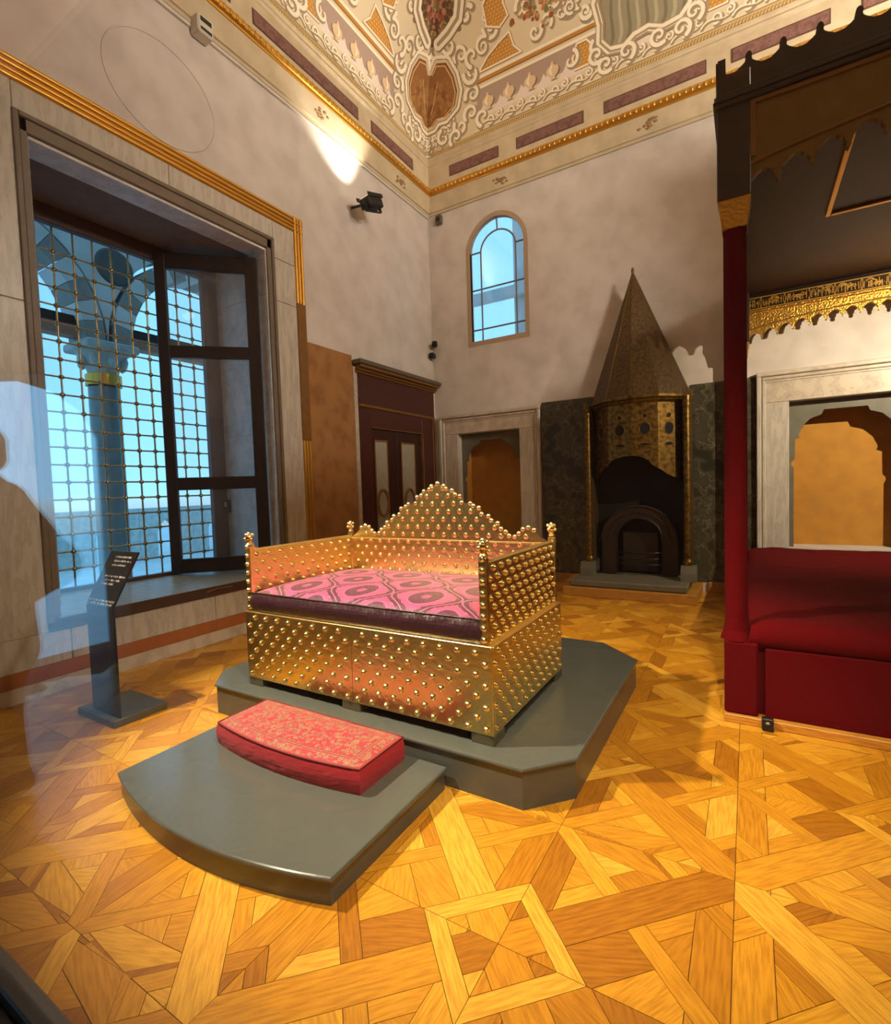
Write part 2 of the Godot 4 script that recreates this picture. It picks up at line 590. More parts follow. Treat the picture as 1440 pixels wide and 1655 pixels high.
func walls() -> void:
	var b := MB.new()
	b.box(V(-1.15, -0.3, -0.6), V(0, 9.8, 3.5))
	b.box(V(-1.15, -0.3, 5.7), V(0, 9.8, 6.98))
	b.box(V(-1.15, -0.3, 3.5), V(0, 0.53, 5.7))
	b.box(V(-1.15, 4.26, 3.5), V(0, 9.8, 5.7))
	var wl := struct("wall_left", b, M.plaster, "cream plaster wall pierced by the large grilled window", "wall")
	# marble bands below the window
	bx("marble_slab", V(0, 0, 3.1), V(0.012, 0.12, 6.95), M.marble, wl, 0.003)
	bx("coloured_band", V(0, 0.121, 3.1), V(0.014, 0.235, 6.95), M.band_stone, wl, 0.002)
	for k in 3:
		bx("marble_slab", V(0, 0.236, 3.1 + k * 1.27), V(0.012, 0.482, 3.1 + k * 1.27 + 1.265), M.marble_streaked, wl, 0.003)
	bx("ochre_panel", V(0, 0.0, 2.13), V(0.012, 3.345, 2.95), M.ochre, wl, 0.003)
	# marble slabs round the window
	for e in [[3.09, 3.40, 0.6, 3.71], [3.09, 3.40, 3.716, 4.19], [3.09, 3.40, 4.196, 4.60], [3.405, 4.6, 4.40, 4.60], [4.605, 5.78, 4.40, 4.60], [5.785, 6.95, 3.0, 4.60], [5.785, 6.95, 0.485, 2.995]]:
		bx("marble_slab", V(0, e[2], e[0]), V(0.014, e[3], e[1]), M.marble_streaked, wl, 0.003)
	# gilt moulding
	gilt(wl, V(0, 4.60, 2.95), V(0, 4.60, 6.95), V(0, 0.18, 0), M.gilt, 4)
	gilt(wl, V(0, 3.77, 2.95), V(0, 4.78, 2.95), V(0, 0, 0.14), M.gilt, 3)
	gilt(wl, V(0, 0.5, 2.95), V(0, 2.13, 2.95), V(0, 0, 0.14), M.gilt, 3)
	bx("worn_moulding", V(0, 2.13, 2.95), V(0.03, 3.77, 3.09), M.gilt_worn, wl, 0.008)
	# blind oval
	var ring := MB.new()
	var pts := []
	for k in 65:
		var a := TAU * k / 64.0
		pts.append(V(0.0, 5.25 + 0.455 * sin(a), 4.60 + 0.525 * cos(a)))
	ring.tube(pts, 0.007, 6, false)
	part("blind_oval", ring, M.plaster, wl)
	# hearth wall with two niches and the arched window
	b = MB.new()
	var front := [[0.0, 0.46, [[0.0, 9.8]]], [0.46, 0.77, [[0.0, 0.62], [2.39, 9.8]]], [0.77, 1.57, [[0.0, 0.62], [2.39, 3.87], [5.8, 9.8]]], [1.57, 1.70, [[0.0, 3.87], [5.8, 9.8]]], [1.70, 5.08, [[0.0, 9.8]]], [5.08, 6.20, [[0.0, 0.62], [2.41, 9.8]]], [6.20, 7.85, [[0.0, 9.8]]]]
	# behind the arched window the wall opens wide
	var rear := [[0.0, 0.1, [[0.0, 9.8]]], [0.1, 0.46, [[0.0, 3.1], [6.9, 9.8]]], [0.46, 1.57, [[0.0, 0.62], [2.39, 3.1], [6.9, 9.8]]], [1.57, 2.4, [[0.0, 3.1], [6.9, 9.8]]], [2.4, 5.08, [[0.0, 9.8]]], [5.08, 6.20, [[0.0, 0.62], [2.41, 9.8]]], [6.20, 7.85, [[0.0, 9.8]]]]
	for layer in [[front, -0.08, 0.0], [rear, -0.6, -0.08]]:
		for e in layer[0]:
			for s in e[2]:
				b.box(V(e[0], s[0] - (0.3 if s[0] == 0.0 else 0.0), layer[1]), V(e[1], s[1], layer[2]))
	var arch := arch_points(1.235, 0.465, 5.29, 5.755)
	var p := PackedVector2Array([Vector2(1.70, 5.8), Vector2(0.77, 5.8)])
	p.append_array(arch)
	b.prism(p, on_back(0), -0.08, 0.0)
	var wb := struct("wall_back", b, M.plaster, "cream plaster wall behind the hearth, with two marble-framed niches", "wall")
	for e in [[1.935, 2.72], [4.0, 4.735], [6.53, 7.7]]:
		bx("marble_dado", V(e[0], 0.14, 0), V(e[1], 2.75, 0.018), M.green_marble, wb, 0.004)
	var sk := MB.new()
	for e in [[0.1, 2.5], [4.2, 4.52]]:
		sk.box(V(e[0], 0, 0.0), V(e[1], 0.135, 0.04), 0.006)
	struct("baseboard_back", sk, M.wood_orange, "orange wooden skirting board below the dark marble", "skirting")
	# right wall, front wall with the visitors' opening
	b = MB.new()
	b.box(V(7.7, -0.3, -0.6), V(8.1, 9.8, 7.2))
	struct("wall_right", b, M.plaster, "cream plaster wall beside the canopied throne", "wall")
	b = MB.new()
	b.box(V(0, 2.9, 6.98), V(7.7, 9.8, 7.18))
	b.box(V(-1.15, -0.3, 6.98), V(0.9, 2.9, 7.18))
	b.box(V(7.2, -0.3, 6.98), V(7.7, 2.9, 7.18))
	struct("wall_front", b, M.plaster, "cream plaster wall over the visitors' opening", "wall")


func arch_points(cx: float, hw: float, spring: float, apex: float, count := 14) -> PackedVector2Array:
	# a slightly pointed arch from left spring over the apex to right spring
	var o := PackedVector2Array()
	for i in count * 2 + 1:
		var f := float(i) / (count * 2) * 2.0 - 1.0
		var a := absf(f)
		var ang := (1.0 - a) * PI / 2
		var x := cos(ang) * hw
		var y := sin(ang)
		y = y * 0.93 + (1.0 - a) * 0.07
		o.append(Vector2(cx + signf(f) * x, spring + (apex - spring) * y))
	return o


func gilt(parent: Node, a: Vector3, e: Vector3, across: Vector3, m: Material, reeds: int) -> void:
	var b := MB.new()
	var lo := a.min(e)
	var hi := a.max(e) + across
	b.box(lo, V(hi.x + 0.014, hi.y, hi.z))
	for k in reeds:
		var o := across * ((k + 0.5) / reeds)
		var r := across.length() / reeds * 0.46
		b.tube([a + o + V(0.012, 0, 0), e + o + V(0.012, 0, 0)], r * (1.0 if k % 2 == 0 else 0.8), 10)
	part("gilt_moulding", b, m, parent)


# ---------------------------------------------------------------- parquet

func shrink(q: PackedVector2Array) -> PackedVector2Array:
	var best := PackedVector2Array()
	for r in Geometry2D.offset_polygon(q, -0.0011, Geometry2D.JOIN_MITER):
		if absf(MB.area(r)) > absf(MB.area(best)): best = r
	var per := 0.0
	for i in q.size(): per += q[i].distance_to(q[(i + 1) % q.size()])
	if best.size() < 3 or absf(MB.area(best)) < absf(MB.area(q)) - per * 0.00118: return q
	if MB.area(best) < 0: best.reverse()
	return best


func floor_parquet() -> void:
	var b := MB.new()
	b.box(V(-1.15, -0.3, -0.6), V(7.85, -0.004, 10.2))
	var fl := struct("floor", b, M.joint, "amber oak parquet laid in squares of interlaced straps", "floor")
	var S := 0.662
	# one square, straps from the top down
	var w := 0.075
	var sq := pv([0, 0, 1, 0, 1, 1, 0, 1])
	var straps := [
		[pv([-0.1, 0.46, 0.6, 1.16, 0.6, 1.30, -0.1, 0.60]), 0.785, 4],
		[pv([1.1, -0.1, 1.2, 0.0, 0.0, 1.2, -0.1, 1.1, 1.0, 0.0]), -0.785, 1],
		[pv([0.46, -0.1, 1.16, 0.6, 1.30, 0.6, 0.60, -0.1]), 0.785, 0],
		[pv([-0.1, -0.1 + w, -0.1 + w, -0.1, 1.1, 1.1 - w, 1.1 - w, 1.1]), 0.785, 5],
		[pv([0.04, 0.03, 0.50, 0.0, 0.74, 0.21, 0.14, 0.13]), 0.35, 2],
		[pv([0, 0, 0.17, 0, 0.17, 1, 0, 1]), 1.571, 3],
		[pv([0.83, 0, 1, 0, 1, 1, 0.83, 1]), 1.571, 1],
	]
	straps[1][0] = pv([1.0 + w, -0.1 + w, 1.1 + w, 0.0 - 0.02 + w, 0.0 + w, 1.1 + w, -0.1 - w, 1.1 - w])
	straps[1][0] = pv([1.1 - w, -0.1 - w, 1.1 + w, -0.1 + w, -0.1 + w, 1.1 + w, -0.1 - w, 1.1 - w])
	var pieces := []
	var rest := [sq]
	for s in straps:
		var next := []
		for r in rest:
			for q in Geometry2D.intersect_polygons(r, s[0]):
				if absf(MB.area(q)) > 0.00006:
					pieces.append([q, s[1], s[2]])
			for q in Geometry2D.clip_polygons(r, s[0]):
				if absf(MB.area(q)) > 0.00006:
					next.append(q)
		rest = next
	var k := 0
	for r in rest:
		# split the larger fillings once, as the joiner did
		var c := Vector2.ZERO
		for q in r: c += q
		c /= r.size()
		var half := pv([c.x - 2, c.y - 2, c.x + 2, c.y + 2, c.x + 2, c.y - 2]) if k % 2 == 0 else pv([c.x - 2, c.y + 2, c.x + 2, c.y - 2, c.x + 2, c.y + 2])
		var bits := []
		if absf(MB.area(r)) > 0.022:
			bits = Geometry2D.intersect_polygons(r, half) + Geometry2D.clip_polygons(r, half)
		else:
			bits = [r]
		for q in bits:
			if absf(MB.area(q)) > 0.00006:
				pieces.append([q, rng.randf() * 3.0, [2, 0, 6, 4, 3, 2, 5][k % 7]])
			k += 1
	# meshes for the four mirror images of the square
	var shapes := []
	for mir in 4:
		var row := []
		for e in pieces:
			var q := PackedVector2Array()
			for pt in e[0]:
				var u: float = pt.x if mir % 2 == 0 else 1.0 - pt.x
				var vv: float = pt.y if mir / 2 == 0 else 1.0 - pt.y
				q.append(Vector2(u * S, -vv * S))
			if MB.area(q) < 0: q.reverse()
			q = shrink(q)
			var m := MB.new()
			m.prism(q, on_floor(0), -0.004, 0.0, false)
			var ang: float = e[1]
			if mir % 2: ang = PI - ang
			if mir / 2: ang = -ang
			for i in m.uv.size():
				m.uv[i] = m.uv[i].rotated(ang)
			var mid := Vector2.ZERO
			for pt in q: mid += pt
			mid /= q.size()
			row.append({"mb": m, "mesh": m.mesh(), "mid": V(mid.x, 0, -mid.y), "area": absf(MB.area(q)), "tone": e[2]})
		shapes.append(row)
	var all := []
	var eye := V(4.648, 1.5, 7.493)
	var ahead := V(-0.515, 0, -0.857)
	for i in range(-7, 7):
		for j in range(-9, 8):
			var o := V(3.94 + i * S, 0, 5.41 + j * S)
			if o.x > 7.6 or o.x < -0.7 or o.z < -0.7 or o.z > 10.0: continue
			var mir := absi(i % 2) + 2 * absi(j % 2)
			for e in shapes[mir]:
				var c: Vector3 = o + e.mid
				if c.x < -0.3 or c.x > 7.9 or c.z < -0.3 or c.z > 10.1: continue
				var d := c - eye
				var seen: float = e.area * 1.5 / pow(d.length(), 3)
				var hid := d.dot(ahead) < 0.9 or (c.x > 1.3 and c.x < 3.95 and c.z > 3.4 and c.z < 5.42) or (c.x > 1.9 and c.x < 3.36 and c.z < 6.35 and c.z > 5.3) or (c.x > 4.55 and c.z < 4.0)
				if d.dot(V(0.857, 0, -0.515)) > 0.95 * d.dot(ahead) or d.dot(V(-0.857, 0, 0.515)) > 0.93 * d.dot(ahead) or c.z > 6.92 or c.x < 0.03 or c.z < 0.03:
					hid = true
				all.append([-1.0 if hid else seen, o, e, (e.tone + (rng.randi() % 7 if rng.randf() < 0.45 else 0)) % 7])
	all.sort_custom(func(a, c): return a[0] > c[0])
	var many := {}
	for i in all.size():
		var e = all[i]
		if i < 300:
			var q := obj("parquet_piece", e[2].mesh, M["parquet_%d" % e[3]], fl)
			q.position = e[1]
		else:
			if not many.has(e[3]): many[e[3]] = MB.new()
			many[e[3]].add(e[2].mb, Transform3D(Basis.IDENTITY, e[1]))
	var am := ArrayMesh.new()
	var at := 0
	for t in many:
		many[t].surface(am)
		am.surface_set_material(at, M["parquet_%d" % t])
		at += 1
	var o := obj("parquet_pieces_beyond", am, null, fl)
	o.set_meta("kind", "stuff")


# ---------------------------------------------------------------- painted ceiling and cornice

const COVE_A := 2.0
const COVE_B := 2.4
const COVE_Y := 6.98
const COVE_D := 0.06
const ROOM := Vector2(7.7, 6.98)


func fresco() -> ImageTexture:
	var s := 365.0
	var W := 2048
	var H := 878
	var im := Image.create(W, H, false, Image.FORMAT_RGB8)
	var cream := Color8(218, 202, 170)
	var light := Color8(242, 231, 208)
	var shade := Color8(164, 145, 116)
	var dark := Color8(136, 116, 88)
	var lilac := Color8(172, 148, 134)
	var pale := Color8(226, 212, 200)
	var ochre := Color8(198, 142, 62)
	var gold := Color8(192, 134, 48)
	var brown := Color8(132, 86, 42)
	im.fill(cream)
	var P := func(u: float, v: float) -> Vector2: return Vector2(u * s, H - v * s)
	var scroll := func(c: Vector2, r: float, a0: float, turns: float, w: float) -> void:
		var pts := spiral(c, r, a0, turns)
		stroke(im, pts, w * 1.25, w * 0.6, shade, Vector2(5, 7))
		stroke(im, pts, w, w * 0.5, dark.lerp(shade, 0.5), Vector2(1, 2))
		stroke(im, pts, w * 0.74, w * 0.34, light, Vector2(-2, -2))
	var sweep := func(a: Vector2, b: Vector2, c: Vector2, d: Vector2, w: float) -> void:
		var pts := curve(a, b, c, d)
		stroke(im, pts, w, w * 0.5, dark, Vector2(3, 5))
		stroke(im, pts, w, w * 0.5, shade)
		stroke(im, pts, w * 0.66, w * 0.3, light, Vector2(-2, -3))
	# string course with small leaves
	fill(im, [P.call(0, 0.0), P.call(5.6, 0.0), P.call(5.6, 0.105), P.call(0, 0.105)], Color8(196, 168, 116))
	for k in 150:
		var u := 0.02 + k * 0.0373
		stroke(im, curve(P.call(u, 0.03), P.call(u + 0.01, 0.06), P.call(u + 0.02, 0.08), P.call(u + 0.03, 0.07), 6), 3.0, 2.0, Color8(150, 116, 62))
		disc(im, u * s + 10, H - 0.045 * s, 3.0, Color8(224, 196, 140))
	stroke(im, [P.call(0, 0.108), P.call(5.6, 0.108)], 2.5, 2.5, dark)
	stroke(im, [P.call(0, 0.118), P.call(5.6, 0.118)], 2.0, 2.0, light)
	# lilac band with white swags and vases
	fill(im, [P.call(0.6, 0.40), P.call(5.6, 0.40), P.call(5.6, 0.665), P.call(0.6, 0.665)], lilac)
	for k in 14:
		var u := 1.22 + k * 0.345
		var e := []
		for i in 13:
			var f := float(i) / 12.0
			e.append(P.call(u - 0.1 + f * 0.545 - 0.1, 0.31 + 0.13 * absf(sin(f * TAU)) + (0.05 if i in [3, 9] else 0.0)))
		e.append(P.call(u + 0.345, 0.30))
		e.append(P.call(u - 0.2, 0.30))
		fill(im, e, pale)
	for k in 14:
		var u := 1.22 + k * 0.345
		var body := []
		var hi := []
		for q in [[0.0, 0.60], [0.018, 0.575], [0.02, 0.55], [0.065, 0.52], [0.078, 0.48], [0.06, 0.435], [0.03, 0.405], [0.02, 0.385], [0.045, 0.37], [0.0, 0.365]]:
			body.append(P.call(u + q[0] * 1.25, q[1]))
		for q in [[0.045, 0.37], [0.02, 0.385], [0.03, 0.405], [0.06, 0.435], [0.078, 0.48], [0.065, 0.52], [0.02, 0.55], [0.018, 0.575]]:
			body.append(P.call(u - q[0] * 1.25, q[1]))
		var sh := []
		for q in body: sh.append(q + Vector2(7, 6))
		fill(im, sh, Color8(120, 98, 84))
		fill(im, body, Color8(218, 190, 150))
		for q in [[0.0, 0.57], [-0.05, 0.51], [-0.06, 0.48], [-0.03, 0.43], [-0.01, 0.43], [-0.02, 0.49], [0.0, 0.53]]:
			hi.append(P.call(u + q[0], q[1]))
		fill(im, hi, Color8(242, 226, 196))
		scroll.call(P.call(u + 0.17, 0.25), 20.0, -1.2, 1.2, 7.0)
		scroll.call(P.call(u + 0.02, 0.22), 24.0, 1.9, -1.3, 8.0)
		sweep.call(P.call(u - 0.15, 0.16), P.call(u - 0.05, 0.30), P.call(u + 0.08, 0.12), P.call(u + 0.17, 0.2), 6.0)
	stroke(im, [P.call(0.6, 0.67), P.call(5.6, 0.67)], 3.0, 3.0, shade)
	stroke(im, [P.call(0.6, 0.70), P.call(5.6, 0.70)], 7.0, 7.0, light)
	# gold line
	stroke(im, [P.call(0.7, 0.775), P.call(5.6, 0.775)], 10.0, 10.0, brown)
	stroke(im, [P.call(0.7, 0.782), P.call(5.6, 0.782)], 6.0, 6.0, gold)
	stroke(im, [P.call(0.7, 0.83), P.call(5.6, 0.83)], 6.0, 6.0, light)
	# field above: soft grey scrollwork, ochre diaper panels
	var r := RandomNumberGenerator.new()
	r.seed = 3
	for pass_ in 2:
		for k in 58:
			var u := r.randf_range(1.0, 5.5)
			var v := r.randf_range(0.92, 2.35)
			var c: Vector2 = P.call(u, v)
			scroll.call(c, r.randf_range(24, 62), r.randf() * TAU, r.randf_range(0.7, 1.4) * (1 if r.randf() < 0.5 else -1), r.randf_range(8, 17))
	var diaper := func(poly: Array) -> void:
		fill(im, poly, ochre)
		var lo: Vector2 = poly[0]
		var hi: Vector2 = poly[0]
		for q in poly:
			lo = lo.min(q)
			hi = hi.max(q)
		var pp := PackedVector2Array(poly)
		var y := lo.y
		while y < hi.y:
			var x := lo.x + (9.0 if int((y - lo.y) / 15.0) % 2 else 0.0)
			while x < hi.x:
				if Geometry2D.is_point_in_polygon(Vector2(x, y), pp):
					disc(im, x, y, 4.0, Color8(222, 176, 100))
					disc(im, x + 7, y + 6, 2.5, Color8(150, 100, 40))
				x += 19.0
			y += 15.0
		poly.append(poly[0])
		stroke(im, poly, 6.0, 6.0, brown, Vector2(2, 3))
		stroke(im, poly, 4.5, 4.5, light)
	diaper.call([P.call(1.12, 0.89), P.call(1.82, 0.89), P.call(1.72, 1.0), P.call(1.68, 1.18), P.call(1.5, 1.12), P.call(1.3, 1.03)])
	diaper.call([P.call(1.36, 1.36), P.call(1.55, 1.28), P.call(1.70, 1.36), P.call(1.66, 1.52), P.call(1.76, 1.66), P.call(1.5, 1.72), P.call(1.36, 1.6)])
	diaper.call([P.call(2.58, 0.36), P.call(2.80, 0.36), P.call(2.86, 0.52), P.call(2.76, 0.66), P.call(2.62, 0.66), P.call(2.55, 0.5)])
	diaper.call([P.call(4.20, 0.34), P.call(4.46, 0.34), P.call(4.5, 0.54), P.call(4.36, 0.66), P.call(4.2, 0.52)])
	for e in [[2.72, 0.5, 0.2], [4.34, 0.48, 0.22]]:
		scroll.call(P.call(e[0] - e[2], e[1]), 45.0, -1.0, 0.8, 13.0)
		scroll.call(P.call(e[0] + e[2], e[1]), 45.0, 4.0, -0.8, 13.0)
	# sprays of orange flowers
	for k in 90:
		var c: Vector2 = P.call(2.22 + r.randfn() * 0.22, 1.28 + r.randfn() * 0.1)
		disc(im, c.x, c.y, r.randf_range(5, 13), [Color8(196, 118, 66), Color8(214, 150, 92), Color8(150, 80, 44), Color8(176, 150, 96), Color8(128, 118, 74)][r.randi() % 5])
	# grey shield on the hearth side
	var shield := [P.call(2.95, 0.75), P.call(2.93, 0.55), P.call(3.05, 0.40), P.call(3.25, 0.36), P.call(3.38, 0.44), P.call(3.55, 0.46), P.call(3.72, 0.38), P.call(3.95, 0.40), P.call(4.08, 0.52), P.call(4.05, 0.75), P.call(4.1, 1.0), P.call(3.9, 1.25), P.call(3.1, 1.25), P.call(2.9, 1.0)]
	fill(im, shield, Color8(150, 142, 116))
	for k in 9:
		var u := 3.08 + k * 0.11
		stroke(im, curve(P.call(u, 0.46), P.call(u + 0.1, 0.6), P.call(u - 0.08, 0.8), P.call(u + 0.12, 1.2)), 9.0, 5.0, Color8(178, 170, 142) if k % 2 else Color8(124, 116, 92))
	var rim := shield.duplicate()
	rim.append(shield[0])
	stroke(im, rim, 24.0, 24.0, dark, Vector2(4, 6))
	stroke(im, rim, 22.0, 22.0, shade)
	stroke(im, rim, 15.0, 15.0, light, Vector2(-2, -3))
	stroke(im, rim, 5.0, 5.0, shade, Vector2(4, 4))
	for e in [[2.88, 0.42, 1.0], [3.28, 0.30, -1.0], [3.68, 0.31, 1.0], [4.1, 0.40, -1.0], [3.0, 0.26, 1.0], [3.95, 0.28, -1.0]]:
		scroll.call(P.call(e[0], e[1]), 42.0, 1.0, 1.2 * e[2], 13.0)
	# corner: scroll frame, brown shield, flower medallion (u = 0 is the corner)
	fill(im, [P.call(0, 0.1), P.call(0.95, 0.1), P.call(1.05, 0.6), P.call(1.02, 1.1), P.call(0.8, 1.42), P.call(1.15, 1.7), P.call(1.2, 2.4), P.call(0, 2.4)], Color8(212, 195, 162))
	for k in 46:
		var v := r.randf_range(0.08, 0.55)
		var u := r.randf_range(0.06, 0.16 + v * 1.2)
		scroll.call(P.call(u, v), r.randf_range(12, 30), r.randf() * TAU, r.randf_range(0.7, 1.3) * (1 if r.randf() < 0.5 else -1), r.randf_range(5, 9))
	for e in [[0.98, 0.66, 1.5], [1.0, 0.92, -1.5], [0.88, 1.2, 1.4], [0.72, 1.38, -1.2], [0.92, 0.42, 1.3], [0.72, 0.3, -1.3], [1.06, 1.12, 1.0], [0.5, 1.42, 1.0], [0.62, 0.18, 1.2], [0.4, 0.24, -1.0], [1.12, 0.3, 1.0]]:
		scroll.call(P.call(e[0], e[1]), 48.0, e[2] * 2.0, e[2] * 0.8, 15.0)
	var heart := [P.call(0, 1.15), P.call(0.36, 1.15), P.call(0.46, 1.235), P.call(0.60, 1.19), P.call(0.68, 1.0), P.call(0.70, 0.8), P.call(0.63, 0.64), P.call(0.45, 0.55), P.call(0.3, 0.57), P.call(0.2, 0.5), P.call(0, 0.5)]
	var edge := heart.slice(1, 11)
	stroke(im, edge, 44.0, 44.0, dark, Vector2(5, 7))
	stroke(im, edge, 42.0, 42.0, light)
	stroke(im, edge, 26.0, 26.0, shade)
	stroke(im, edge, 20.0, 20.0, cream, Vector2(-2, -2))
	fill(im, heart, Color8(146, 100, 54))
	for k in 160:
		var c: Vector2 = P.call(r.randf_range(0.1, 0.6), r.randf_range(0.58, 1.0))
		disc(im, c.x, c.y, r.randf_range(6, 18), [Color8(150, 104, 56), Color8(132, 88, 46), Color8(164, 118, 66)][r.randi() % 3])
	stroke(im, edge, 8.0, 8.0, brown)
	stroke(im, edge, 3.0, 3.0, Color8(226, 186, 120), Vector2(-6, 4))
	stroke(im, curve(P.call(0.2, 0.66), P.call(0.3, 0.8), P.call(0.34, 0.95), P.call(0.42, 1.04)), 3.0, 2.0, Color8(214, 178, 120))
	var med := [P.call(0, 1.46), P.call(0.55, 1.46), P.call(0.75, 1.52), P.call(0.95, 1.62), P.call(1.05, 1.8), P.call(1.05, 2.4), P.call(0, 2.4)]
	fill(im, med, Color8(96, 84, 58))
	for k in 520:
		var c: Vector2 = P.call(r.randf_range(0.3, 1.0), r.randf_range(1.5, 2.35))
		disc(im, c.x, c.y, r.randf_range(4, 15), [Color8(110, 88, 56), Color8(84, 80, 50), Color8(150, 84, 50), Color8(190, 120, 100), Color8(132, 110, 68), Color8(96, 62, 40), Color8(168, 140, 88)][r.randi() % 7])
	var me := med.slice(1, 6)
	stroke(im, me, 30.0, 30.0, dark, Vector2(5, 6))
	stroke(im, me, 28.0, 28.0, light)
	stroke(im, me, 9.0, 9.0, shade)
	im.resize(1024, 439, Image.INTERPOLATE_LANCZOS)
	return ImageTexture.create_from_image(im)


func ceiling_and_cornice() -> void:
	var paint := mat("fresco", Color(1, 1, 1), 0.85, 0.0, fresco())
	paint.texture_repeat = true
	var ce := MB.new()
	ce.box(V(-0.3, COVE_Y + COVE_B, -0.3), V(ROOM.x + 0.3, COVE_Y + COVE_B + 0.2, ROOM.y + 0.3))
	var c := struct("ceiling", ce, M.cornice, "coved ceiling painted with scrollwork, shields and flowers", "ceiling")
	for side in 4:
		var rows := []
		var uvs := []
		var along := ROOM.y if side % 2 == 0 else ROOM.x
		var nv := 18
		var L := 0.0
		var last := Vector2(COVE_D, COVE_Y)
		for j in nv + 1:
			var t := PI / 2 * j / nv
			var d := COVE_D + COVE_A * (1 - cos(t))
			var y := COVE_Y + COVE_B * sin(t)
			L += Vector2(d, y).distance_to(last)
			last = Vector2(d, y)
			var row := []
			var ur := []
			for i in 13:
				var u := lerpf(d, along - d, i / 12.0)
				match side:
					0: row.append(V(d, y, u))
					1: row.append(V(u, y, d))
					2: row.append(V(ROOM.x - d, y, u))
					3: row.append(V(u, y, ROOM.y - d))
				ur.append(Vector2(u / 5.6, 1.0 - minf(L / 2.4, 1.0)))
			rows.append(row)
			uvs.append(ur)
		var b := MB.new()
		b.grid(rows, uvs, [V(1, -0.6, 0), V(0, -0.6, 1), V(-1, -0.6, 0), V(0, -0.6, -1)][side])
		part("painted_cove", b, paint, c)
	# cornice: profile (distance from the wall, height), run along the four walls
	var sides := [["trim_1", "left"], ["trim_2", "hearth"], ["trim_3", "right"], ["trim_4", "front"]]
	for side in 4:
		var along := ROOM.y if side % 2 == 0 else ROOM.x
		var b := MB.new()
		run(b, [[0.0, 6.085], [0.025, 6.085], [0.03, 6.12], [0.05, 6.125], [0.10, 6.345], [0.10, 6.36], [0.0, 6.40]], side, along)
		var tr := struct(sides[side][0], b, M.cornice, "painted cornice along the top of the %s wall" % sides[side][1], "cornice")
		var g := MB.new()
		run(g, [[0.08, 6.355], [0.115, 6.355], [0.12, 6.37], [0.105, 6.38], [0.13, 6.40], [0.14, 6.43], [0.13, 6.46], [0.10, 6.475], [0.05, 6.48]], side, along)
		if side < 2:
			var leaf := MB.new()
			leaf.ball(Vector3.ZERO, V(0.012, 0.034, 0.02), 6, 4)
			for k in int(along / 0.075):
				var u := 0.16 + k * 0.075
				g.add(leaf, Transform3D(Basis(Vector3.UP, 0.0 if side == 0 else PI / 2), V(0.137, 6.425, u) if side == 0 else V(u, 6.425, 0.137)))
		part("gilt_leaf_band", g, M.gilt, tr)
		var f := MB.new()
		run(f, [[0.0, 6.47], [0.06, 6.48], [0.06, 6.86], [0.075, 6.87], [0.085, 6.90], [0.07, 6.93], [0.085, 6.95], [0.09, 6.98], [0.05, 6.99]], side, along)
		part("frieze", f, M.cornice, tr)
		var ends := [[3.58, 1.845], [1.57, 0.52], [5.7, 3.85]] if side == 0 else [[0.47, 1.355], [1.65, 2.675], [2.955, 4.22], [4.49, 5.47], [5.74, 6.9]]
		if side < 2:
			for e in ends:
				var lo := minf(e[0], e[1])
				var hi := maxf(e[0], e[1])
				var q := MB.new()
				var q2 := MB.new()
				if side == 0:
					q.box(V(0.055, 6.59, lo), V(0.066, 6.76, hi), 0.002)
					q2.box(V(0.055, 6.607, lo + 0.018), V(0.0685, 6.743, hi - 0.018))
				else:
					q.box(V(lo, 6.59, 0.055), V(hi, 6.76, 0.066), 0.002)
					q2.box(V(lo + 0.018, 6.607, 0.055), V(hi - 0.018, 6.743, 0.0685))
				var pn := part("frieze_panel", q, M.purple_edge, tr)
				part("panel_field", q2, M.purple_panel, pn)
			# painted sprigs on the lower slope
			for u in ([2.6, 0.9] if side == 0 else [1.4, 3.55]):
				var lf := MB.new()
				for k in 14:
					var a := rng.randf() * TAU
					var rr := rng.randf_range(0.02, 0.15)
					var h := 6.23 + sin(a) * rr * 0.4
					var d := 0.052 + (h - 6.125) * 0.227
					var p := V(d, h, u + cos(a) * rr) if side == 0 else V(u + cos(a) * rr, h, d)
					lf.ball(p, V(0.006, 0.018, 0.028) if side == 0 else V(0.028, 0.018, 0.006), 6, 4)
				part("sprig", lf, M.tan_leaf, tr)


func run(b: MB, prof: Array, side: int, along: float) -> void:
	for k in prof.size() - 1:
		var pts := []
		for e in [[k, 0], [k, 1], [k + 1, 1], [k + 1, 0]]:
			var d: float = prof[e[0]][0]
			var y: float = prof[e[0]][1]
			var u: float = d if e[1] == 0 else along - d
			pts.append([V(d, y, u), V(u, y, d), V(ROOM.x - d, y, u), V(u, y, ROOM.y - d)][side])
		if side == 0 or side == 3:
			b.quad(pts[3], pts[2], pts[1], pts[0])
		else:
			b.quad(pts[0], pts[1], pts[2], pts[3])


# ---------------------------------------------------------------- the large window

